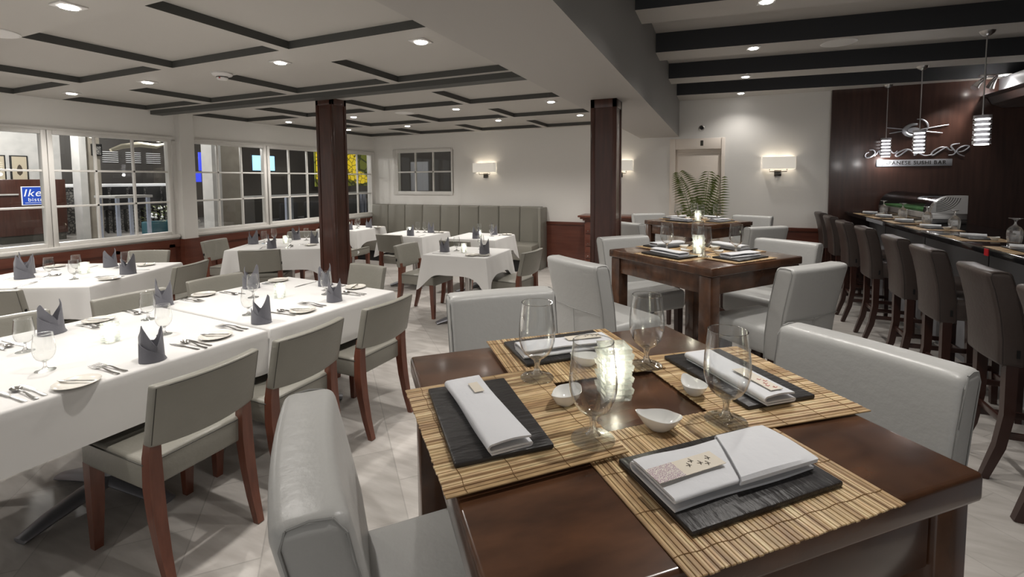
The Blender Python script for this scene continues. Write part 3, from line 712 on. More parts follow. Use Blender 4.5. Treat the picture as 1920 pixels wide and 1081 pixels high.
# ---------------------------------------------------------------- plates and cutlery (handle end at origin, tip towards +y)
plate_me = MB().lathe([(0, 0.001), (0.046, 0.001), (0.070, 0.010), (0.0745, 0.0135), (0.073, 0.0145), (0.062, 0.008), (0.045, 0.005), (0, 0.005)], 40).me('bread_plate')
def outline(pairs, th, lift=None):    # symmetric blade from (y, halfwidth) pairs, gently curved in z
    m = MB(); rows = []
    t = bmesh.new(); T, Bt = [], []
    for y, hw in pairs:
        z = lift(y) if lift else 0
        T.append([t.verts.new((-hw, y, z+th*0.7)), t.verts.new((0, y, z+th)), t.verts.new((hw, y, z+th*0.7))]); Bt.append([t.verts.new((-hw, y, z)), t.verts.new((hw, y, z))])
    for a, b, c, d in zip(T, T[1:], Bt, Bt[1:]):
        t.faces.new((a[0], a[1], b[1], b[0])); t.faces.new((a[1], a[2], b[2], b[1])); t.faces.new((a[0], b[0], d[0], c[0])); t.faces.new((a[2], c[1], d[1], b[2])); t.faces.new((c[0], d[0], d[1], c[1]))
    t.faces.new((T[0][0], Bt[0][0], Bt[0][1], T[0][2], T[0][1])); t.faces.new((T[-1][0], T[-1][1], T[-1][2], Bt[-1][1], Bt[-1][0]))
    bmesh.ops.recalc_face_normals(t, faces=t.faces); m.bm = t; return m
def flift(y): return 0.001+0.008*max(0, math.sin((y-0.05)/0.14*PI)) if 0.05 < y < 0.19 else 0.001
fk = outline([(0, 0.006), (0.01, 0.0085), (0.05, 0.006), (0.10, 0.0035), (0.135, 0.0035), (0.15, 0.009), (0.162, 0.0115)], 0.0022, flift)
for i in range(4):
    x = -0.0096+i*0.0064; fk.tube([(x, 0.160, flift(0.162)+0.001), (x, 0.185, flift(0.185)+0.002), (x*0.9, 0.208, 0.006)], [0.0020, 0.0017, 0.0012], 5, flat=0.5)
fork_me = fk.me('fork')
knife_me = outline([(0, 0.006), (0.008, 0.0085), (0.06, 0.0065), (0.10, 0.006), (0.105, 0.009), (0.15, 0.0105), (0.19, 0.009), (0.215, 0.001)], 0.0024).me('knife')
sp = outline([(0, 0.006), (0.01, 0.0085), (0.05, 0.006), (0.10, 0.0035), (0.140, 0.0035)], 0.0022, flift)
rows = []
for k in range(7):
    a = k/6; row = []
    for i in range(20):
        an = 2*PI*i/20; row.append((0.0185*a*math.cos(an), 0.166+0.028*a*math.sin(an), 0.0015+0.008*a*a))
    rows.append(row)
sp.grid(rows, close=True, thick=0.0012); spoon_me = sp.me('spoon')
GCUT = 'steel cutlery on the clothed tables'
def item(me, name, m, x, y, z, deg, label, cat, group, s=1.0, tilt=0):
    o = link(name, me, m, None, (x, y, z), R(deg)); o.scale = (s, s, s)
    if tilt: o.rotation_euler = (tilt, 0, R(deg))
    return tag(o, label, cat, group)
def loc2(x, y, deg, dx, dy):
    a = R(deg); return x+dx*math.cos(a)-dy*math.sin(a), y+dx*math.sin(a)+dy*math.cos(a)
def setting(x, y, deg, where, nap=0, naps=1.0, ndeg=0, plate=True, forks=2, knives=2, spoon=True, glass=None, pdx=-0.27, nvis=True):
    """x, y: napkin; deg: the way the diner faces (0 = +Y)"""
    if nvis: napkin(x, y, math.degrees(math.atan2(-x, y))+(-14, 8, -4, 16)[nap % 4], 'standing grey napkin at '+where, nap, naps)
    if plate:
        px, py = loc2(x, y, deg, pdx, -0.03)
        item(plate_me, 'bread_plate', M['plate'], px, py, Z, 0, 'round ivory bread plate at '+where, 'plate', 'bread plates on the clothed tables')
        kx, ky = loc2(px, py, deg, 0.035, -0.055); item(knife_me, 'butter_knife', M['steel'], kx, ky, Z+0.014, deg+28, 'butter knife on the bread plate at '+where, 'knife', GCUT, 0.68)
    for k in range(forks):
        fx, fy = loc2(x, y, deg, -0.118-0.030*k, -0.055-0.004*k)
        item(fork_me, 'dinner_fork', M['steel'], fx, fy, Z+0.0002, deg+6-2*k, '%s steel fork at %s' % (('inner', 'outer')[k], where), 'fork', GCUT)
    for k in range(knives):
        fx, fy = loc2(x, y, deg, 0.165+0.028*k*2, -0.06)
        item(knife_me, 'dinner_knife', M['steel'], fx, fy, Z+0.0002, deg+5-3*k, '%s steel knife at %s' % (('inner', 'outer')[k], where), 'knife', GCUT)
    if spoon:
        fx, fy = loc2(x, y, deg, 0.193, -0.07); item(spoon_me, 'soup_spoon', M['steel'], fx, fy, Z+0.0002, deg+2, 'steel soup spoon at '+where, 'spoon', GCUT)
    if glass: wglass(glass[0], glass[1], 'empty stemmed glass at '+where)
LT = 'the long white table'
setting(-2.282, 1.225, 86, 'the nearest chair-side place of '+LT, 1, 1.0, 20, glass=(-2.603, 1.461))
setting(-2.319, 1.804, 86, 'the middle chair-side place of '+LT, 0, 1.0, -10, glass=(-2.525, 1.878))
setting(-2.288, 2.320, 86, 'the far chair-side place of '+LT, 2, 0.98, 25, glass=(-2.474, 2.432))
setting(-2.335, 0.640, 86, 'the cut-off near end of '+LT, 0, 1, 0, plate=False, forks=0, glass=(-2.570, 0.978), nvis=False, spoon=True)
setting(-3.187, 1.249, -94, 'the nearest window-side place of '+LT, 3, 1.12, 160, glass=(-2.948, 1.056), pdx=-0.21)
setting(-3.233, 1.823, -94, 'the second window-side place of '+LT, 2, 1.05, 200, glass=(-2.976, 1.590), knives=1, pdx=-0.26)
setting(-3.145, 2.374, -94, 'the farthest window-side place of '+LT, 0, 1.12, 150, glass=(-2.871, 2.176), knives=1, pdx=-0.24)
setting(-2.700, 2.646, 176, 'the column end of '+LT, 3, 1.05, 170, knives=1, spoon=False, pdx=-0.28)
cand(-2.735, 1.290, 'square tiered glass candle holder glowing on the near half of the long white table', deg=10)
cand(-2.700, 2.245, 'square tiered glass candle holder glowing on the far half of the long white table', deg=25)
wt = 'the left window table'
setting(-5.251, 1.907, 26, 'the left near place of '+wt, 1, 1.25, 20, knives=1, spoon=True, glass=(-5.155, 2.03), plate=False, forks=1)
setting(-4.744, 1.792, 26, 'the right near place of '+wt, 0, 0.01, 0, nvis=False, knives=0, spoon=False, forks=1, plate=False, glass=(-4.798, 2.044))
setting(-4.642, 2.349, 116, 'the right-end place of '+wt, 0, 1.12, 60, glass=(-4.90, 2.46), knives=1, spoon=False, pdx=-0.24)
setting(-5.195, 2.486, 206, 'the wall-side place of '+wt, 3, 1.1, 160, glass=(-5.103, 2.191), knives=1, spoon=False, pdx=-0.30)
setting(-5.50, 2.02, -64, 'the left-end place of '+wt, 2, 1.15, 60, knives=0, spoon=False, forks=1, pdx=-0.3, glass=None)
cand(-5.02, 2.21, 'square tiered glass candle holder on the table under the left windows')
ct = 'the table behind the column'
setting(-5.347, 4.087, -61, 'the left place of '+ct, 0, 1.15, 40, glass=(-5.246, 4.16), knives=0, forks=2, spoon=False, plate=False)
setting(-4.786, 3.896, 29, 'the near place of '+ct, 2, 1.05, 0, glass=(-4.780, 4.147), knives=1, forks=1, plate=False)
setting(-5.194, 4.605, 209, 'the far place of '+ct, 3, 1.15, 150, glass=(-5.41, 4.44), knives=0, forks=0, spoon=False, plate=False)
setting(-4.671, 4.419, 119, 'the right place of '+ct, 1, 1.05, 0, glass=(-5.0, 4.60), knives=0, forks=1, spoon=False, pdx=-0.22)
cand(-5.018, 4.289, 'square tiered glass candle holder on the table left of the mahogany column')
kt = 'the booth corner table'
setting(-5.370, 6.262, 180, 'the right place of '+kt, 0, 1.0, 180, glass=(-5.432, 6.048), knives=0, forks=1, spoon=False, pdx=-0.16)
setting(-5.42, 5.86, 0, 'the near place of '+kt, 1, 1.0, 0, glass=(-5.586, 6.25), knives=0, forks=0, spoon=False, plate=False)
cand(-5.66, 6.08, 'square tiered glass candle holder on the corner table by the booth')
bt = 'the second booth table'
setting(-3.99, 5.52, 0, 'the near place of '+bt, 0, 1.0, 0, glass=(-4.12, 5.88), knives=1, forks=0, spoon=False, plate=False)
setting(-3.935, 5.951, 180, 'the booth-side place of '+bt, 1, 1.02, 180, glass=(-4.03, 5.93), knives=0, forks=1, spoon=False, pdx=-0.13)
cand(-4.16, 5.72, 'square tiered glass candle holder on the second booth table')
mt = 'the small centre table'
setting(-2.736, 4.408, -88, 'the left place of '+mt, 0, 1.05, 70, glass=(-2.640, 4.50), knives=1, forks=0, spoon=False, plate=False)
setting(-2.241, 4.404, 92, 'the right place of '+mt, 2, 1.12, -60, glass=(-2.45, 4.72), knives=0, forks=2, spoon=False, pdx=-0.10)
cand(-2.515, 4.44, 'square tiered glass candle holder on the small centre table')
item(plate_me, 'bread_plate', M['plate'], -2.32, 4.265, Z, 0, 'small round ivory bread plate at the front edge of the small centre table', 'plate', 'bread plates on the clothed tables')
rt = 'the right booth table'
setting(-2.96, 5.56, 0, 'the near place of '+rt, 1, 1.05, 0, glass=(-3.10, 5.92), knives=0, forks=0, spoon=False, plate=False)
setting(-2.92, 6.04, 180, 'the booth-side place of '+rt, 2, 1.02, 180, glass=(-2.872, 5.86), knives=0, forks=1, spoon=False, pdx=-0.19)
cand(-2.99, 5.72, 'square tiered glass candle holder on the right booth table')

# ---------------------------------------------------------------- booth (banquette)
r = thing('booth_bench', 'long grey vinyl booth bench with nine tall channelled back panels along the back wall', 'bench', (-4.64, 7.5, 0))
part('plinth', MB().bx(-1.86, 1.86, -0.28, 0.32, 0, 0.20), M['black'], r)
part('seat', MB().bx(-1.86, 1.86, -0.33, 0.20, 0.20, 0.455, 0.03), M['booth'], r)
for k in range(9):
    x0 = -1.865+k*0.4125
    t = bmesh.new(); bmesh.ops.create_cube(t, size=1); bmesh.ops.scale(t, vec=(0.409, 0.14, 0.64), verts=t.verts)
    for v in t.verts:
        if v.co.z > 0: v.co.y += 0.035
    bmesh.ops.bevel(t, geom=t.edges[:], offset=0.03, segments=4, profile=0.5, affect='EDGES')
    part('back_panel', MB().add(t, Matrix.Translation((x0+0.206, 0.215, 0.755))), M['booth'], r)
part('end_panel', MB().bx(1.85, 1.90, -0.02, 0.32, 0.0, 1.065, 0.012), M['booth'], r)
part('backing', MB().bx(-1.86, 1.86, 0.27, 0.325, 0.2, 1.05), M['seam'], r)

# ---------------------------------------------------------------- dark sushi tables
H1 = 1.08
def make_sushi_table():
    r = thing('sushi_table', 'x', 'table'); a = 0.405
    part('tabletop', MB().box((0, 0, H1-0.024), (2*a, 2*a, 0.048), 0.008, 3), M['table'], r)
    ap = MB(); b = a-0.012
    for k in range(4):
        m = Matrix.Rotation(k*PI/2, 4, 'Z'); ap.box((0, b-0.020, H1-0.048-0.05), (2*b-0.16, 0.022, 0.10), 0.002, mtx=m)
    part('apron', ap, M['table'], r)
    for sx in (-1, 1):
        for sy in (-1, 1): part('leg', MB().box((sx*(b-0.038), sy*(b-0.038), (H1-0.05)/2), (0.076, 0.076, H1-0.05), 0.004), M['table'], r)
    return r
stb = make_sushi_table()
place(stb, (-0.173, 0.987, 0), R(42), 'large dark walnut table set for four in the right foreground')
place(stb, (-0.088, 3.192, 0), R(52), 'dark walnut table in the middle distance between pale tall chairs')
place(stb, (-0.195, 5.63, 0), R(56), 'dark walnut table farthest away, before the potted palm')
# bamboo mats
def make_mat():
    r = thing('bamboo_mat', 'x', 'placemat'); n = 44; p = 0.0086; m = MB()
    rnd = random.Random(3)
    for i in range(n):
        x = (i-n/2+0.5)*p; e = rnd.uniform(-0.0012, 0.0012)
        m.box((x, e, 0.0016+rnd.uniform(-0.0002, 0.0002)), (p*0.86, 0.315, 0.0026), 0.0006, 1)
    part('slats', m, M['bamboo'], r)
    s = MB()
    for y in (-0.125, -0.045, 0.045, 0.125):
        s.tube([((i-n/2)*p, y+0.0012*math.sin(i), 0.0032) for i in range(n+1)], 0.0006, 4)
    part('stitching', s, mats_thread, r); return r
mats_thread = mat('mat_thread', (0.20, 0.11, 0.04), 0.8)
bmat = make_mat()
GM = 'bamboo placemats'
def pm(x, y, deg, z, label, s=1.0): return place(bmat, (x, y, z), R(deg), label, GM, scale=s)
def make_slate():
    return MB().box((0, 0, 0.0045), (0.285, 0.172, 0.009), 0.003, 2).me('slate_board')
slate_me = make_slate()
def slate(x, y, deg, z, label, s=1.0): return item(slate_me, 'slate_board', M['slate'], x, y, z, deg, label, 'serving board', 'black slate boards', s)
def make_roll(L=0.21, W=0.072, label=''):
    t = 0.0062; pts = []
    def add(x, z): pts.append((x, z))
    h = W/2
    for k in range(9): add(-h+W*k/8, 0.004)
    for k in range(1, 6): a = -PI/2+PI*k/6; add(h+0.004*math.cos(a), 0.008+0.004*math.sin(a))
    for k in range(9): add(h-W*k/8*0.97, 0.012)
    for k in range(1, 6): a = -PI/2-PI*k/6; add(-h+W*0.03+0.004*math.cos(a), 0.016+0.004*math.sin(a))
    for k in range(9): add(-h+W*0.03+W*k/8*0.96, 0.020+0.0016*math.sin(PI*k/8))
    tt = bmesh.new(); n = 14; rows = []
    for j in range(n+1):
        y = -L/2+L*j/n; row = []
        for i, (x, z) in enumerate(pts):
            row.append(tt.verts.new((x+0.0015*math.sin(y*30+i*0.3), y, z+0.0008*math.sin(y*45+x*60)*(z/0.02))))
        rows.append(row)
    for a, b in zip(rows, rows[1:]):
        for i in range(len(pts)-1): tt.faces.new((a[i], a[i+1], b[i+1], b[i]))
    bmesh.ops.recalc_face_normals(tt, faces=tt.faces); bmesh.ops.solidify(tt, geom=tt.faces[:], thickness=-t*0.55)
    bmesh.ops.translate(tt, vec=(0, 0, 0.0), verts=tt.verts)
    zmin = min(v.co.z for v in tt.verts); bmesh.ops.translate(tt, vec=(0, 0, -zmin+0.0003), verts=tt.verts)
    m = MB(); m.bm = tt; return m
roll_me = make_roll().me('napkin_roll')
GN = 'white rolled napkins on slate boards'
def roll(x, y, deg, z, label, s=(1, 1, 1)):
    o = link('rolled_napkin', roll_me, M['napw'], None, (x, y, z), R(deg), ang=50); o.scale = s; return tag(o, label, 'napkin', GN)
def make_dish():
    prof = [(0.50, 0.0), (0.54, 0.001), (0.74, 0.008), (0.92, 0.018), (1.0, 0.0255), (0.975, 0.0262), (0.90, 0.020), (0.70, 0.010), (0.42, 0.0055), (0.0, 0.005)]
    rows = []; N = 40
    for s, z in prof:
        row = []
        for i in range(N):
            a = 2*PI*i/N; tip = max(0, math.cos(a))**14+max(0, math.cos(a-PI))**14
            k = min(1, max(0, (s-0.5)*2)); rad = 0.030*(1+0.12*math.cos(2*a)+0.30*tip*k)
            row.append((rad*s*math.cos(a), rad*s*math.sin(a)+0.003*math.sin(a*2)*k, z+(0.004*tip if z > 0.015 else 0)))
        rows.append(row)
    t = bmesh.new(); V = [[t.verts.new(p) for p in r] for r in rows]
    for a, b in zip(V, V[1:]):
        for i in range(N): t.faces.new((a[i], a[(i+1) % N], b[(i+1) % N], b[i]))
    t.faces.new(V[0][::-1]); bmesh.ops.remove_doubles(t, verts=t.verts, dist=1e-5); bmesh.ops.recalc_face_normals(t, faces=t.faces)
    m = MB(); m.bm = t; return m.me('sauce_dish')
dish_me = make_dish()
def dish(x, y, deg, z, label, s=1.0): return item(dish_me, 'sauce_dish', M['porc'], x, y, z, deg, label, 'dish', 'white leaf-shaped sauce dishes', s)
ZM = H1+0.0035
# near table: left, front, right, back placements
pm(0.012, 0.803, 43, H1, 'bamboo placemat at the front of the near dark table, under the printed sleeve')
pm(0.050, 1.170, -52, H1+0.0033, 'bamboo placemat at the right of the near dark table')
pm(-0.352, 1.178, 40, H1+0.0066, 'bamboo placemat at the back of the near dark table')
pm(-0.372, 0.800, -45, H1+0.0099, 'bamboo placemat at the left of the near dark table, overlapping its neighbours', 1.0)
zs = {'front': H1+0.0033, 'right': H1+0.0066, 'back': H1+0.0099, 'left': H1+0.0132}
slate(-0.4045, 0.7825, -48, zs['left'], 'black slate board on the left placemat of the near dark table')
slate(0.0215, 0.787, 44, zs['front'], 'black slate board on the front placemat of the near dark table')
slate(0.040, 1.187, -50, zs['right'], 'black slate board on the right placemat of the near dark table')
slate(-0.377, 1.206, 44, zs['back'], 'black slate board on the back placemat of the near dark table')
roll(-0.400, 0.776, 47, zs['left']+0.009, 'plain white folded napkin on the left slate of the near dark table', (0.98, 1.26, 1.0))
bpy.context.view_layer.update()
# big napkin with tucked flap and sleeve on the front slate
def big_napkin(x, y, deg, z, label):
    r = thing('rolled_napkin', label, 'napkin', (x, y, z), R(deg), GN)
    me = make_roll(0.27, 0.096).me('napkin_roll_big'); o = link('napkin_body', me, M['napw'], r, ang=50); o.rotation_euler = (0, 0, R(90))
    t = bmesh.new(); rows = []
    for j in range(11):
        v = j/10; yy = -0.050+0.100*v; row = []
        for i in range(13):
            u = i/12; x0 = -0.018+0.050*v; xx = x0+(0.138-x0)*u
            row.append((xx, yy, 0.0245+0.0030*math.sin(PI*v)-0.004*u**6+0.0006*math.sin(u*5+v*3)))
        rows.append(row)
    for dy, dz in ((0.0535, 0.020), (0.0530, 0.014)): rows.insert(0, [(p[0]-0.002, -dy, dz) for p in rows[0]]); rows.append([(p[0], dy, dz) for p in rows[-1]])
    part('tucked_flap', MB().grid(rows, thick=0.0025), M['napw'], r)
    return r
bn = big_napkin(0.018, 0.782, 44, zs['front']+0.009, 'white napkin with folded flap and printed sleeve on the near table, front slate')
def sleeve(x, y, deg, z, label, L=0.11, W=0.030, pat=True, ink='k'):
    r = thing('chopstick_sleeve', label, 'paper sleeve', (x, y, z), R(deg), 'chopstick sleeves tucked in napkins')
    part('paper', MB().box((0, 0, 0.0004), (L, W, 0.0008)), M['sleeve'], r)
    if pat: part('printed_band', MB().box((-L/2+0.024, 0, 0.0006), (0.048, W*1.0, 0.0008)), M['sleevep'], r)
    if not ink: return r
    s = MB(); rnd = random.Random(5)
    for k in range(5):
        cx = 0.004+k*0.010; cy = W*0.22*math.sin(k*1.7)
        s.tube([(cx, cy-0.004, 0.0012), (cx+0.004, cy+0.002, 0.0012), (cx+0.002, cy+0.006, 0.0012)], 0.0007, 4, flat=0.3)
        s.tube([(cx-0.003, cy+0.001, 0.0012), (cx+0.006, cy-0.001, 0.0012)], 0.0006, 4, flat=0.3)
    part('calligraphy', s, M['ink'] if ink == 'k' else M['red'], r)
    return r
sleeve(-0.035, 0.725, 46, zs['front']+0.009+0.0262, 'cream chopstick sleeve with purple print on the front napkin of the near table', 0.125, 0.034)
roll(0.045, 1.155, 40, zs['right']+0.009, 'white folded napkin with cream sleeve on the right slate of the near dark table', (0.95, 1.20, 1.0))
sleeve(0.085, 1.110, -51, zs['right']+0.009+0.0245, 'cream chopstick sleeve with red writing on the right napkin of the near table', 0.11, 0.03, False, 'r')
roll(-0.365, 1.182, -49, zs['back']+0.009, 'white folded napkin with cream sleeve on the back slate of the near dark table', (0.98, 1.22, 1.0))
sleeve(-0.325, 1.222, 41, zs['back']+0.009+0.0245, 'cream chopstick sleeve with black writing on the back napkin of the near table', 0.10, 0.03, False)
sleeve(-0.445, 0.828, -43, zs['left']+0.009+0.0243, 'short cream sleeve showing on the left napkin of the near table', 0.045, 0.02, False, None)
GG = 'stemmed water glasses on the dark tables'
wglass(-0.192, 0.788, 'largest stemmed water glass, at the front of the near dark table', H1+0.0132, 0.99, GG)
wglass(-0.373, 0.992, 'stemmed water glass at the left back of the near dark table, before the grey chair', H1+0.0132, 0.99, GG)
wglass(0.024, 0.961, 'stemmed water glass at the right of the near dark table', H1+0.0066, 0.99, GG)
wglass(-0.152, 1.171, 'stemmed water glass at the far corner of the near dark table, behind the candle', H1+0.0099, 0.99, GG)
cand(-0.198, 1.000, 'brightly glowing tiered glass candle holder in the middle of the near dark table', H1, 0.98, 32)
dish(-0.275, 0.898, 70, H1+0.0132, 'white sauce dish left of the candle, beside the front glass on the near table')
dish(-0.092, 0.888, 5, H1+0.0036, 'white sauce dish at the front centre of the near table, right of the front glass')
dish(-0.040, 1.060, -60, H1+0.0066, 'white sauce dish behind the right glass on the near table', 0.95)
dish(-0.290, 1.118, 15, H1+0.0099, 'white sauce dish at the back of the near table, behind the candle', 0.95)
# middle and far tables
def four(cx, cy, deg, name, extra=''):
    for k, n in enumerate(('near-left', 'near-right', 'far-right', 'far-left')):
        a = R(deg) - PI + k*PI/2; ux, uy = math.cos(a), math.sin(a); d = math.degrees(a)-90
        z = H1+0.0033*(k % 2)
        pm(cx+ux*0.235, cy+uy*0.235, d, z, 'bamboo placemat at the %s side of %s' % (n, name), 0.98)
        slate(cx+ux*0.280, cy+uy*0.280, d+3, H1+0.0066, 'black slate board at the %s side of %s' % (n, name))
        roll(cx+ux*0.280, cy+uy*0.280, d+86, H1+0.0156, 'white folded napkin on the %s slate of %s' % (n, name), (1.0, 1.15, 1.1))
        dish(cx+ux*0.135, cy+uy*0.135, d, H1+0.0066, 'white sauce dish at the %s side of %s' % (n, name), 0.9)
        b = a - R(45); wglass(cx+0.205*math.cos(b), cy+0.205*math.sin(b), 'stemmed water glass at the %s side of %s' % (n, name), H1+0.0066, 0.99, GG)
S2n, S3n = 'the middle dark table', 'the farthest dark table'
four(-0.088, 3.192, 52, S2n)
cand(-0.10, 3.165, 'tiered glass candle holder glowing on the middle dark table', H1, 0.98, 15)
four(-0.195, 5.63, 56, S3n)
cand(-0.19, 5.62, 'tiered glass candle holder glowing on the farthest dark table', H1, 0.98, 15)

# ---------------------------------------------------------------- sushi bar
r = thing('sushi_bar_counter', 'long black granite sushi bar counter with grey front, right side of the room', 'bar counter', (1.63, 4.7, 0))
part('countertop', MB().bx(0, 0.68, -3.4, 3.08, H1-0.045, H1, 0.004), M['granite'], r)
part('front_panel', MB().bx(0.28, 0.33, -3.4, 3.08, 0, H1-0.045), M['barfront'], r)
part('rear_panel', MB().bx(0.60, 0.64, -3.4, 3.08, 0, H1-0.045), M['barfront'], r)
sm = MB()
for y in (-2.4, -1.2, 0.0, 1.2, 2.4): sm.bx(0.277, 0.281, y-0.003, y+0.003, 0.0, H1-0.05)
part('panel_joints', sm, M['black'], r)
solo('red_tape', MB().bx(1.626, 1.630, 4.02, 4.07, H1-0.05, H1-0.003), M['red'], 'small red strip stuck on the edge of the sushi bar', 'tape')
solo('paper_notice', MB().bx(1.626, 1.630, 6.15, 6.75, H1-0.043, H1-0.006), M['barfront'], 'pale grey strip stuck on the far edge of the sushi bar', 'label')
names = ['sixth from the front, by the panel wall', 'fifth from the front', 'fourth from the front', 'third from the front', 'second, right of the display case', 'first, cut by the right photo edge']
for k, (y, n) in enumerate(zip((7.24, 6.70, 6.05, 5.40, 4.62, 3.95), names)):
    pm(1.80, y, 90, H1, 'bamboo placemat on the sushi bar: '+n)
    slate(1.80, y+0.03, 90, ZM, 'black slate board on the sushi bar: '+n, 0.9)
    roll(1.79, y+0.03, 70, ZM+0.009, 'white folded napkin on the sushi bar: '+n, (1.2, 0.7, 1.15))
    dish(1.86, y-0.10, 30, ZM, 'white sauce dish on the sushi bar: '+n, 0.9)
    if k < 5: place(upglass, (1.925, (7.26, 6.60, 5.93, 5.34, 4.42)[k], H1+0.0036), 0, 'upside-down stemmed glass on the sushi bar: '+n, 'upturned glasses on the sushi bar')
# refrigerated display case
r = thing('sushi_display_case', 'curved glass and steel sushi display case standing on the bar', 'display case', (1.98, 6.03, H1))
Lc = 1.66
def prof(n=16, s=1.0, zb=0.10, top=0.28, dep=0.29):
    P = [(dep, zb), (dep, top)]
    for k in range(n+1):
        a = PI/2+PI/2*k/n; P.append((dep*0.62*s+(dep*0.60*s)*math.cos(a), zb+(top-zb)*math.sin(a)*s))
    return P
def case_slab(y0, y1, pr):
    m = MB(); t = bmesh.new(); A = [t.verts.new((x, y0, z)) for x, z in pr]; Bv = [t.verts.new((x, y1, z)) for x, z in pr]; n = len(pr)
    t.faces.new(A); t.faces.new(Bv[::-1])
    for i in range(n): t.faces.new((A[i], Bv[i], Bv[(i+1) % n], A[(i+1) % n]))
    bmesh.ops.recalc_face_normals(t, faces=t.faces); m.bm = t; return m
part('base', MB().bx(0.0, 0.29, 0, Lc, 0.0, 0.10, 0.004), M['brushed'], r)
part('base_groove', MB().bx(-0.003, 0.293, -0.003, Lc+0.003, 0.035, 0.042), M['black'], r)
part('end_cap', case_slab(0.0, 0.07, prof()), M['brushed'], r)
part('smoked_band', case_slab(0.071, 0.20, prof(s=0.97)), M['smoke'], r)
gl = MB(); rows = []
for j in range(2): rows.append([(x, 0.20+(Lc-0.22)*j, z) for x, z in prof(s=0.98)[1:]])
gl.grid(rows); part('curved_glass', gl, M['cglass'], r)
part('rear_panel', MB().bx(0.27, 0.285, 0.2, Lc-0.02, 0.10, 0.275), M['smoke'], r)
part('far_end_cap', case_slab(Lc-0.02, Lc, prof()), M['smoke'], r)
part('green_leaf_bed', MB().bx(0.03, 0.26, 0.22, Lc-0.1, 0.101, 0.125, 0.004), M['green'], r)
gv = MB()
for k in range(8):
    rad = 0.055+0.019*k; P = []
    for q in range(25):
        a = R(90-q*84/24); x, z = 0.045+rad*math.cos(a), 0.272-rad*math.sin(a)*0.80
        if x < 0.272 and z > 0.112 and (x > 0.18 or ((0.18-x)/0.174)**2+((z-0.10)/0.18)**2 < 0.93): P.append((x, -0.002, z))
    if len(P) > 3: gv.tube(P, 0.0032, 6)
part('vent_grooves', gv, M['nickel'], r)
# sign on the panel wall
WY = BY-0.04
def w2(u, v):   # lettering layout space -> wall x, z
    return (1.815+(u-144)*0.000694, WY-0.018, 2.309-(v-176)*0.00085-(u-960)*0.000017)
r = thing('restaurant_sign', 'silver sushi bar sign with script lettering on the dark panel wall', 'sign')
def stroke(pts, th, m=M['silver'], name='letter'):
    P = [w2(*p) for p in pts]; q = []
    for i in range(len(P)-1):     # smooth by Catmull-Rom
        p0, p1, p2, p3 = [Vector(P[max(0, min(len(P)-1, i+k))]) for k in (-1, 0, 1, 2)]
        for s in range(4):
            t = s/4; q.append(0.5*((2*p1)+(p2-p0)*t+(2*p0-5*p1+4*p2-p3)*t*t+(3*p1-p0-3*p2+p3)*t**3))
    q.append(Vector(P[-1])); n = len(q)
    part(name, MB().tube(q, [th*(0.62+0.45*math.sin(PI*i/(n-1))) for i in range(n)], 8, flat=1.0, up=(0, 1, 0)), m, r)
for s in ([(235,655),(290,655),(320,690),(300,735),(240,770),(185,775),(165,745),(185,705),(225,690)],
          [(315,750),(350,710),(390,665),(408,735),(450,675),(480,735),(520,668),(560,660),(595,695),(630,705),(670,670)],
          [(860,668),(830,645),(770,655),(680,700),(650,735),(670,757),(720,735),(780,690),(845,650),(890,675),(930,700)],
          [(950,600),(945,660),(935,740),(990,690),(1060,650),(1000,700),(1080,742),(1180,732)],
          [(1405,640),(1380,618),(1300,625),(1210,680),(1185,720),(1210,738),(1270,700),(1350,645),(1400,620),(1440,660),(1485,665)],
          [(1585,565),(1500,578),(1462,605),(1490,645),(1530,690),(1500,730),(1430,738)],
          [(1570,690),(1640,680),(1720,615),(1660,600),(1580,635),(1545,685),(1590,730),(1660,755)]):
    stroke(s, 0.0095)
stroke([(490, 310), (610, 322), (740, 337)], 0.007, name='chopstick'); stroke([(535, 400), (630, 385), (735, 368)], 0.007, name='chopstick')
stroke([(985, 350), (1200, 315), (1415, 282)], 0.007, name='chopstick'); stroke([(1060, 375), (1200, 390), (1330, 405)], 0.007, name='chopstick')
stroke([(948, 190), (1030, 198), (1095, 245), (1115, 310), (1085, 365), (1030, 388)], 0.010, name='emblem_arc')
stroke([(955, 268), (870, 275), (790, 320), (765, 375), (820, 425), (900, 438), (960, 432)], 0.024, name='emblem_ring')
c = w2(905, 355); part('emblem_centre', MB().lathe([(0, 0.004), (0.060, 0.004), (0.064, 0.0), (0.060, -0.004), (0, -0.004)], 32, mtx=Matrix.Translation((c[0], c[1]-0.004, c[2])) @ Matrix.Diagonal((1.05, 1, 0.55, 1)) @ Matrix.Rotation(PI/2, 4, 'X')), M['silver'], r)
part('name_plate', MB().box((2.357, WY-0.008, 1.733), (0.79, 0.012, 0.088), 0.002), M['silver'], r)
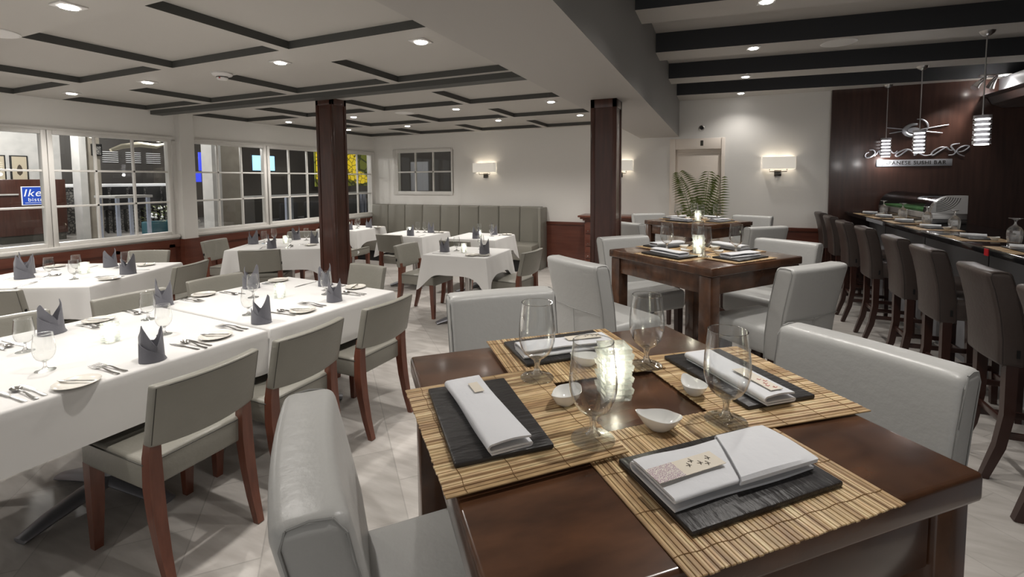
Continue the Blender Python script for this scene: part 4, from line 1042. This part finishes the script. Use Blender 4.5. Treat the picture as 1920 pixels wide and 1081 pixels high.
def text(s, size, loc, rot, m, parent, name='lettering', shear=0, depth=0.002, sx=1.0):
    cu = bpy.data.curves.new(name, 'FONT'); cu.body = s; cu.size = size; cu.align_x = 'CENTER'; cu.align_y = 'CENTER'; cu.extrude = depth; cu.shear = shear
    cu.space_character = 1.12
    to = bpy.data.objects.new('tmp_text', cu); COL.objects.link(to); bpy.context.view_layer.update()
    me = bpy.data.meshes.new_from_object(to.evaluated_get(bpy.context.evaluated_depsgraph_get())); bpy.data.objects.remove(to, do_unlink=True)
    b = bmesh.new(); b.from_mesh(me); bpy.data.meshes.remove(me); bmesh.ops.remove_doubles(b, verts=b.verts, dist=1e-6); left = set(b.verts)
    while left:
        st = [next(iter(left))]; isl = set(st)
        while st:
            v = st.pop()
            for e in v.link_edges:
                u = e.other_vert(v)
                if u not in isl: isl.add(u); st.append(u)
        left -= isl
        c = b.copy(); idx = {v.index for v in isl}; c.verts.ensure_lookup_table()
        bmesh.ops.delete(c, geom=[v for v in c.verts if v.index not in idx], context='VERTS')
        k = MB(); k.bm = c; o = part('letter', k, m, parent, loc=loc); o.rotation_euler = rot; o.scale = (sx, 1, 1)
    b.free()
text('JAPANESE SUSHI BAR', 0.066, (2.357, WY-0.0165, 1.733), (PI/2, 0, 0), M['nickel'], r, sx=0.98)
# pendants
def make_pendant():
    r = thing('pendant_lamp', 'x', 'pendant lamp')
    part('canopy', MB().lathe([(0, 0), (0.052, 0), (0.046, -0.018), (0.024, -0.036), (0.008, -0.044), (0, -0.044)], 28), M['brushed'], r)
    part('rod', MB().cyl((0, 0, -0.36), 0.005, 0.66, 10), M['brushed'], r)
    part('glow_tube', MB().cyl((0, 0, -0.825), 0.046, 0.225, 24), M['glow'], r)
    for k in range(6):
        z = -0.705-k*0.042
        part('acrylic_ring', MB().lathe([(0.048, z+0.0145), (0.058, z+0.0145), (0.058, z-0.0145), (0.048, z-0.0145), (0.048, z+0.0145)], 32), M['acryl'], r)
    lamp('pendant_light', 'POINT', (0, 0, -0.99), 2.5, (1, 0.98, 0.96), r, shadow_soft_size=0.04)
    return r
pend = make_pendant()
for y, n in ((7.68, 'farthest, in front of the sign lettering'), (6.56, 'middle, before the sign emblem'), (5.22, 'nearest and largest, right of the sign')):
    place(pend, (2.03, y, 2.75), 0, 'ribbed cylindrical pendant lamp over the sushi bar, '+n, 'ribbed pendants over the sushi bar')
# twin spotlight
r = thing('twin_spotlight', 'steel twin spotlight under the last beam, aimed at the sign wall', 'spotlight', (2.93, 7.42, 2.75))
part('mount', MB().box((0, 0, -0.008), (0.20, 0.07, 0.016), 0.004), M['steel'], r)
for sx, dx, dy in ((-1, -0.10, -0.02), (1, -0.03, 0.02)):
    part('lamp_head', MB().tube([(sx*0.05+0.02, 0, -0.016), (sx*0.05, 0, -0.05), (sx*0.05+dx*0.6, dy, -0.10), (sx*0.05+dx, dy*2, -0.155)], [0.008, 0.020, 0.030, 0.040], 18), M['steel'], r)
lamp('sign_spot', 'SPOT', (-0.15, 0, -0.20), 10, parent=r, spot_size=R(80), spot_blend=0.7, shadow_soft_size=0.02).rotation_euler = (R(32), 0, R(20))
# hood
r = thing('extractor_hood', 'grey steel extractor hood canopy above the bar end at the right photo edge', 'hood', (3.1, 7.0, 2.42))
part('duct', MB().bx(0.06, 1.3, 0.10, 0.78, 0.13, 0.33), M['barfront'], r)
t = Matrix.Translation((0, 0.78, 0)) @ Matrix.Rotation(PI/2, 4, 'X')
part('canopy', MB().prism([(-0.10, 0.13), (1.3, 0.16), (1.3, -0.03), (0.10, -0.03), (0.0, 0.02), (-0.04, 0.10)], 0.9, mtx=t, bev=0.004), M['brushed'], r)

# ---------------------------------------------------------------- wall sconces, thermostat, chest, palm
def make_sconce():
    r = thing('wall_sconce', 'x', 'wall lamp')
    s = MB(); a, b, h, t = 0.21, 0.062, 0.085, 0.002
    s.bx(-a, a, -b, -b+t, -h, h).bx(-a, -a+t, -b, b, -h, h).bx(a-t, a, -b, b, -h, h)
    part('lamp_shade', s, M['shade'], r)
    k = MB().bx(-0.045, 0.045, 0.045, 0.07, -0.19, -0.105, 0.002)
    part('wall_plate', k, M['nickel'], r)
    k = MB().tube([(-0.11, 0, -0.09), (-0.11, 0, -0.125), (0.11, 0, -0.125), (0.11, 0, -0.09)], 0.006, 8).tube([(0, 0, -0.125), (0, 0.05, -0.14)], 0.007, 8)
    part('bracket', k, M['nickel'], r)
    for sx in (-0.11, 0.11):
        part('bulb', MB().lathe([(0, -0.05), (0.014, -0.04), (0.016, 0.0), (0.010, 0.03), (0, 0.036)], 14, mtx=Matrix.Translation((sx, 0, 0))), M['bulb'], r)
        lamp('sconce_light', 'POINT', (sx, 0.0, 0.02), 0.9, (1, 0.90, 0.76), r, shadow_soft_size=0.02)
    return r
sc = make_sconce()
place(sc, (-3.94, BY-0.07, 1.775), 0, 'wall lamp with cream box shade between the small window and the column', 'cream box wall lamps')
place(sc, (0.805, BY-0.07, 1.765), 0, 'wall lamp with cream box shade right of the door', 'cream box wall lamps')
place(sc, (-1.47, BY-0.07, 1.765), 0, 'wall lamp with cream box shade half hidden by the right column', 'cream box wall lamps')
r = thing('thermostat', 'small round dark-faced dial on the wall above the door', 'thermostat', (-0.23, BY, 2.32))
mx = Matrix.Rotation(PI/2, 4, 'X')
part('body', MB().lathe([(0, 0), (0.042, 0), (0.042, 0.012), (0.030, 0.020), (0, 0.020)], 28, mtx=mx), M['brushed'], r)
part('dial_face', MB().lathe([(0, 0.018), (0.028, 0.018), (0.028, 0.0215), (0, 0.0215)], 24, mtx=mx), M['black'], r)
r = thing('drawer_chest', 'mahogany chest of drawers against the back wall, half behind the right column', 'chest of drawers', (-1.60, 7.58, 0))
part('body', MB().bx(-0.36, 0.52, -0.15, 0.24, 0, 0.88, 0.004), M['woodh'], r)
part('top', MB().bx(-0.46, 0.60, -0.22, 0.24, 0.935, 0.965, 0.006).bx(-0.43, 0.57, -0.195, 0.24, 0.905, 0.935, 0.008).bx(-0.39, 0.54, -0.17, 0.24, 0.88, 0.905, 0.006), M['leg'], r)
for i in range(4):
    for j, (a, b) in enumerate(((-0.35, -0.07), (-0.06, 0.22), (0.23, 0.51))):
        d = part('drawer', MB().bx(a+0.01, b-0.01, -0.165, -0.15, 0.06+i*0.205, 0.06+i*0.205+0.19, 0.004), M['woodh'], r)
        part('knob', MB().lathe([(0, 0), (0.006, 0), (0.008, 0.01), (0.004, 0.016), (0, 0.016)], 12, mtx=Matrix.Translation((a+0.05, -0.165, 0.10+i*0.205)) @ mx), M['brushed'], d)
r = thing('potted_palm', 'potted palm with feathery green fronds standing before the cream door', 'plant', (-0.22, 7.50, 0))
part('pot', MB().lathe([(0, 0), (0.13, 0), (0.16, 0.28), (0.17, 0.30), (0.155, 0.30), (0.145, 0.25), (0, 0.25)], 28), M['potm'], r)
def frond(base, tip, arch, n=30, ll=0.15, name='frond', droop=0.45):
    m = MB(); B0, T = Vector(base), Vector(tip); P = []
    for i in range(n+1):
        u = i/n; p = B0.lerp(T, u); p.z += arch*4*u*(1-u)*0.5 + arch*u*0.3; P.append(p)
    m.tube(P, [0.007*(1-0.8*i/n)+0.001 for i in range(n+1)], 6)
    dirv = (T-B0); dirv.z = 0; dirv = dirv.normalized() if dirv.length > 0.01 else Vector((1, 0, 0)); side = Vector((-dirv.y, dirv.x, 0)); roll = R(58)
    side = (side*math.cos(roll)+((T-B0).normalized().cross(side)).normalized()*math.sin(roll)).normalized()
    for i in range(int(n*0.3), n+1):
        u = i/n; L = ll*(0.35+math.sin(PI*min(1, u*0.95))*0.8)
        tg = (P[min(i+1, n)]-P[max(i-1, 0)]).normalized()
        for s in (-1, 1):
            e = P[i]+(side*s*0.8+tg*0.42+Vector((0, 0, -droop))).normalized()*L; mid = P[i].lerp(e, 0.5)+Vector((0, 0, 0.012)); wv = tg*0.011
            t = bmesh.new(); vs = [t.verts.new(P[i]), t.verts.new(mid+wv), t.verts.new(e), t.verts.new(mid-wv)]; t.faces.new(vs)
            bmesh.ops.solidify(t, geom=t.faces[:], thickness=0.0008); m.add(t)
    part(name, m, M['leaf'], r)
frond((0.08, 0, 0.28), (-0.30, -0.06, 1.52), 0.40, ll=0.24, droop=0.45)
frond((0.0, 0, 0.28), (-0.30, 0.04, 1.45), 0.30, ll=0.15, droop=0.3)
frond((0.0, 0.02, 0.28), (-0.30, 0.05, 1.02), 0.10, ll=0.12)
frond((0.03, 0, 0.28), (0.27, 0.0, 1.52), 0.10, ll=0.22, droop=0.2)
frond((0.0, 0.02, 0.28), (0.10, 0.05, 1.60), 0.16, ll=0.24, droop=0.7)
frond((0.03, 0.03, 0.28), (0.22, -0.10, 1.20), 0.10, ll=0.15)
frond((0.0, -0.03, 0.28), (-0.08, -0.18, 1.22), 0.12, ll=0.14)
frond((0.0, -0.03, 0.28), (0.12, 0.12, 1.50), 0.10, ll=0.16)

# ---------------------------------------------------------------- the bistro seen through the windows
EF = 0.28
struct('floor', MB().bx(-17.0, LX-0.15, 1.5, 18.0, EF-0.1, EF), M['extf'])
struct('ceiling', MB().bx(-17.0, LX-0.15, 1.5, 18.0, 3.1, 3.2), M['extd'])
struct('wall_left', MB().bx(-17.1, -17.0, 1.5, 18.0, 0.2, 3.2), M['extm'])
struct('wall_back', MB().bx(-17.0, -2.0, 18.0, 18.1, 0.2, 3.2).bx(-4.3, -4.2, 8.2, 18.0, 0, 3.2), M['extm'])
struct('wall_left', MB().bx(-16.6, -16.5, 3.0, 6.9, EF, 3.1), M['stonew'])
struct('wall_left', MB().bx(-16.6, -16.5, 6.9, 9.2, EF, 3.1), M['extd'])
r = thing('host_stand', 'brown wooden host stand with a blue sign, seen through the left window', 'host stand', (-13.7, 5.2, EF))
part('cabinet', MB().bx(-0.2, 0.2, -0.62, 0.50, 0.16, 1.35, 0.01), M['wood'], r)
part('plinth', MB().bx(-0.18, 0.18, -0.58, 0.47, 0, 0.16), M['seam'], r)
part('shelf_ledge', MB().bx(0.2, 0.24, -0.60, -0.30, 1.02, 1.05), M['stonew'], r)
r = thing('bistro_sign', "blue rectangular bistro sign reading Ike's bistro, on the wooden host stand", 'sign', (-13.47, 5.19, EF+1.0))
part('board', MB().bx(-0.01, 0.01, -0.25, 0.25, -0.20, 0.20), M['signw'], r)
part('blue_field', MB().bx(0.01, 0.014, -0.235, 0.235, -0.185, 0.185), M['blue'], r)
text("Ike's", 0.22, (0.017, -0.01, 0.055), (PI/2, 0, PI/2), M['signw'], r, shear=0.25)
text('bistro', 0.115, (0.017, 0.0, -0.085), (PI/2, 0, PI/2), M['signw'], r)
part('underline', MB().bx(0.014, 0.017, -0.2, 0.2, -0.155, -0.147), M['signw'], r)
for i, (y, n) in enumerate(((5.62, 'left'), (6.04, 'right'))):
    r = thing('framed_picture', '%s of two framed feather prints on the pale bistro wall' % n, 'picture', (-16.47, y, 1.90), 0, 'framed prints on the bistro wall')
    part('frame', MB().bx(-0.02, 0.02, -0.17, 0.17, -0.36, 0.36, 0.004), M['black'], r)
    part('print', MB().bx(0.02, 0.024, -0.14, 0.14, -0.33, 0.33), M['paper'], r)
    part('motif', MB().lathe([(0, -0.14), (0.05, -0.08), (0.06, 0.02), (0.03, 0.12), (0, 0.15)], 16, mtx=Matrix.Translation((0.024, 0, -0.02)) @ Matrix.Diagonal((0.1, 1, 1, 1))), M['ink'], r)
r = thing('stone_pillar', 'grey stone pillar with a pale plaster side, seen through the left windows', 'pillar', (-13.0, 5.86, EF))
part('stone_face', MB().bx(-0.18, 0.10, -0.03, 0.24, 0, 2.85), M['stone'], r)
part('plaster_edge', MB().bx(-0.18, 0.14, -0.16, -0.03, 0, 2.85), M['stonew'], r)
r = thing('stone_pillar', 'wide stone pillar with a pale plaster edge, seen through the window right of the pilaster', 'pillar', (-10.0, 6.98, EF))
part('stone_face', MB().bx(-0.2, 0.1, -0.14, 0.38, 0, 2.82), M['stone'], r)
part('plaster_edge', MB().bx(-0.2, 0.14, -0.34, -0.14, 0, 2.82), M['stonew'], r)
r = thing('wall_lantern', 'small black lantern hanging on the grey stone pillar', 'lantern', (-12.86, 6.02, 2.28))
part('housing', MB().bx(-0.04, 0.05, -0.09, 0.09, -0.12, 0.14, 0.01), M['black'], r); part('lens', MB().bx(0.05, 0.056, -0.06, 0.06, -0.10, 0.08), M['pebble'], r)
r = thing('bistro_bar', 'bistro bar with a white top and pebble front, seen through the left windows', 'bar counter', (-14.8, 7.4, EF))
part('top', MB().bx(-0.3, 0.35, -1.8, 1.35, 1.16, 1.24, 0.01), M['signw'], r); part('front', MB().bx(-0.2, 0.15, -1.75, 1.3, 0, 1.16), M['pebble'], r)
for k in range(5):
    r = thing('bistro_bar_chair', 'charcoal bar chair at the bistro bar, number of seats from the pillar: %s' % ('first', 'second', 'third', 'fourth', 'fifth')[k], 'bar stool', (-14.1, 6.55+k*0.40, EF), 0, 'charcoal chairs at the bistro bar')
    r['label'] = 'charcoal bar chair at the bistro bar, %s from the stone pillar' % ('first', 'second', 'third', 'fourth', 'fifth')[k]
    part('backrest', MB().bx(0.10, 0.17, -0.17, 0.17, 0.66, 1.16, 0.03), M['gchair'], r); part('seat', MB().bx(-0.2, 0.14, -0.17, 0.17, 0.58, 0.68, 0.02), M['gchair'], r)
    for a, b in ((-0.17, -0.14), (-0.17, 0.14), (0.12, -0.14), (0.12, 0.14)): part('leg', MB().bx(a-0.015, a+0.015, b-0.015, b+0.015, 0, 0.6), M['black'], r)
for k, y in enumerate((7.68, 8.28, 8.84)):
    r = thing('wall_louvre', '%s of three slatted steel light panels on the dark bistro wall' % ('left', 'middle', 'right')[k], 'light panel', (-16.45, y+0.35, 2.32), 0, 'slatted light panels')
    q = MB()
    for s in range(6): q.bx(-0.03, 0.03, -0.19, 0.19, -0.17+s*0.06, -0.157+s*0.06)
    part('slats', q, M['signw'], r)
solo('curved_ceiling_sculpture', MB().tube([(-14, 6.85, 2.36), (-14, 7.1, 2.47), (-14, 7.5, 2.55), (-14, 7.9, 2.52), (-14, 8.15, 2.60)], [0.05, 0.08, 0.085, 0.08, 0.03], 12, flat=0.8), M['lcream'], 'long cream wavy sculpture hanging above the bistro bar', 'sculpture')
for k, (y, n) in enumerate(((4.55, 'single'),)):
    r = thing('high_table', '%s bluish chrome high table outside the left window' % n, 'table', (-9.0-(0.7 if k else 0), y+(0.4 if k else 0), EF), 0, 'chrome high tables')
    part('top', MB().bx(-0.3, 0.3, -0.27, 0.27, 1.02, 1.06, 0.004), M['stonew'], r)
    for a in (-0.25, 0.25):
        for b in (-0.22, 0.22): part('leg', MB().bx(a-0.022, a+0.022, b-0.022, b+0.022, 0, 1.02), M['chromeb'], r)
r = thing('flower_arrangement', 'low arrangement of dark leaves and white flowers beyond the left window', 'plant', (-11.8, 6.62, EF))
part('planter', MB().bx(-0.2, 0.2, -0.25, 0.40, 0, 0.38, 0.03), M['teal'], r)
rnd = random.Random(11)
lf = MB()
for k in range(90):
    a = rnd.uniform(0, 6.28); e = rnd.uniform(0.1, 0.34); z = rnd.uniform(0.38, 0.72)
    p = Vector((0.5*e*math.cos(a), e*math.sin(a)+0.08, z)); d = Vector((math.cos(a), math.sin(a), rnd.uniform(-0.3, 0.8))).normalized()*0.12
    lf.tube([p, p+d*0.5, p+d], [0.004, 0.018, 0.002], 5, flat=0.25)
part('leaves', lf, M['leaf'], r)
part('flowers', (lambda q: [q.lathe([(0, -0.03), (0.03, 0), (0, 0.03)], 8, mtx=Matrix.Translation((rnd.uniform(0, 0.2), rnd.uniform(-0.3, 0.05), rnd.uniform(0.45, 0.7)))) for _ in range(12)] and q)(MB()), M['signw'], r)
r = thing('television', 'lit television hanging in the bistro, seen across a window mullion', 'television', (-13.0, 10.40, 2.12))
part('bezel', MB().bx(-0.03, 0.0, -0.42, 0.42, -0.26, 0.26), M['black'], r); part('screen', MB().bx(0.0, 0.006, -0.39, 0.39, -0.23, 0.23), M['screen'], r)
part('mount', MB().bx(-0.12, -0.03, -0.03, 0.03, -0.1, 0.95), M['black'], r)
part('picture_silhouette', MB().bx(0.006, 0.009, -0.09, 0.11, -0.20, 0.02), M['blue'], r)
solo('blue_light_box', MB().bx(-14.0, -13.95, 9.02, 9.28, 1.88, 2.42), M['bluel'], 'tall blue glowing panel through the window right of the pilaster', 'light panel')
solo('blue_light_box', MB().bx(-14.0, -13.95, 8.84, 9.06, 1.55, 1.81), M['bluel'], 'small square blue glowing panel below the tall blue panel', 'light panel')
solo('skylight_strip', MB().bx(-12.5, -12.4, 7.35, 8.3, 2.66, 2.80), M['skyl'], 'pale blue daylight strip at the top of the window right of the pilaster', 'light panel')
r = thing('yellow_artwork', 'yellow cracked-pattern lit artwork seen through the windows behind the mahogany column', 'artwork', (-10.0, 10.3, 1.9))
part('canvas', MB().bx(-0.03, 0.0, -0.66, 0.92, -0.30, 0.75), M['art'], r)
part('lower_leaf', MB().lathe([(0, -0.62), (0.16, -0.3), (0.2, 0.0), (0.12, 0.3), (0, 0.6)], 20, mtx=Matrix.Translation((0.02, 0.85, -0.22)) @ Matrix.Diagonal((0.12, 1, 1, 1)) @ Matrix.Rotation(R(78), 4, 'X')), M['art'], r)
part('olive_background', MB().bx(-0.06, -0.031, -0.70, 2.2, -0.5, 0.85), M['art2'], r)
r = thing('lounge_counter', 'low dark lounge counter running behind the right-hand windows', 'counter', (-10.25, 9.9, EF))
part('top', MB().bx(-0.25, 0.25, -2.2, 2.6, 0.88, 0.92), M['stonew'], r); part('body', MB().bx(-0.2, 0.2, -2.15, 2.55, 0, 0.88), M['extd'], r)
for k, y in enumerate((7.9, 8.6, 10.0, 10.8)):
    r = thing('lounge_chair', 'dark lounge chair before the lounge counter, %s from the left' % ('first', 'second', 'third', 'fourth')[k], 'chair', (-9.3, y, EF), 0, 'dark lounge chairs')
    part('backrest', MB().bx(0.14, 0.22, -0.25, 0.25, 0.35, 0.78, 0.05), M['gchair'], r); part('seat', MB().bx(-0.25, 0.2, -0.25, 0.25, 0.0, 0.4, 0.04), M['gchair'], r)
for k, y in enumerate((7.2, 9.5, 11.3)):
    solo('chrome_post', MB().bx(-8.42, -8.36, y, y+0.06, EF, 1.22).bx(-8.42, -8.36, y+0.12, y+0.17, EF, 1.22), M['chromeb'], '%s pair of pale chrome posts outside the windows' % ('first', 'second', 'third')[k], 'post', group='chrome posts outside the windows')
solo('olive_curtain', MB().grid([[(-5.45+k*0.03, 9.4+0.04*math.sin(k*1.3), z) for k in range(30)] for z in (0.0, 1.2, 2.6)], thick=0.01), M['art2'], 'dim olive curtain seen through the small back window', 'curtain')
solo('dim_poster', MB().bx(-6.9, -6.4, 9.6, 9.63, 1.3, 2.0), M['barfront'], 'dim bluish poster seen through the small back window', 'poster')
lamp('back_hall_lamp', 'POINT', (-6.0, 8.6, 2.6), 3, shadow_soft_size=0.05)
# lights of the bistro
for x, y, e in ((-14.6, 5.0, 150), (-12.0, 4.6, 160), (-14.0, 8.0, 90), (-9.5, 3.6, 110), (-9.0, 8.0, 35), (-11.5, 11.0, 30), (-8.2, 11.5, 20)):
    r = thing('bistro_ceiling_lamp', 'small round lamp in the dark bistro ceiling', 'ceiling light', (x, y, 3.1), 0, 'bistro ceiling lamps'); part('lamp_disc', MB().cyl((0, 0, -0.01), 0.06, 0.02, 16), M['bulb'], r)
    lamp('bistro_light', 'POINT', (0, 0, -0.1), e, parent=r, shadow_soft_size=0.08)
    r['label'] = 'small round lamp in the dark bistro ceiling, %s' % {(-14.6): 'above the host stand', -12.0: 'before the host stand', -14.0: 'above the bistro bar', -9.5: 'above the chrome tables', -9.0: 'above the first lounge chair', -11.5: 'before the television', -8.2: 'near the yellow artwork'}[x]
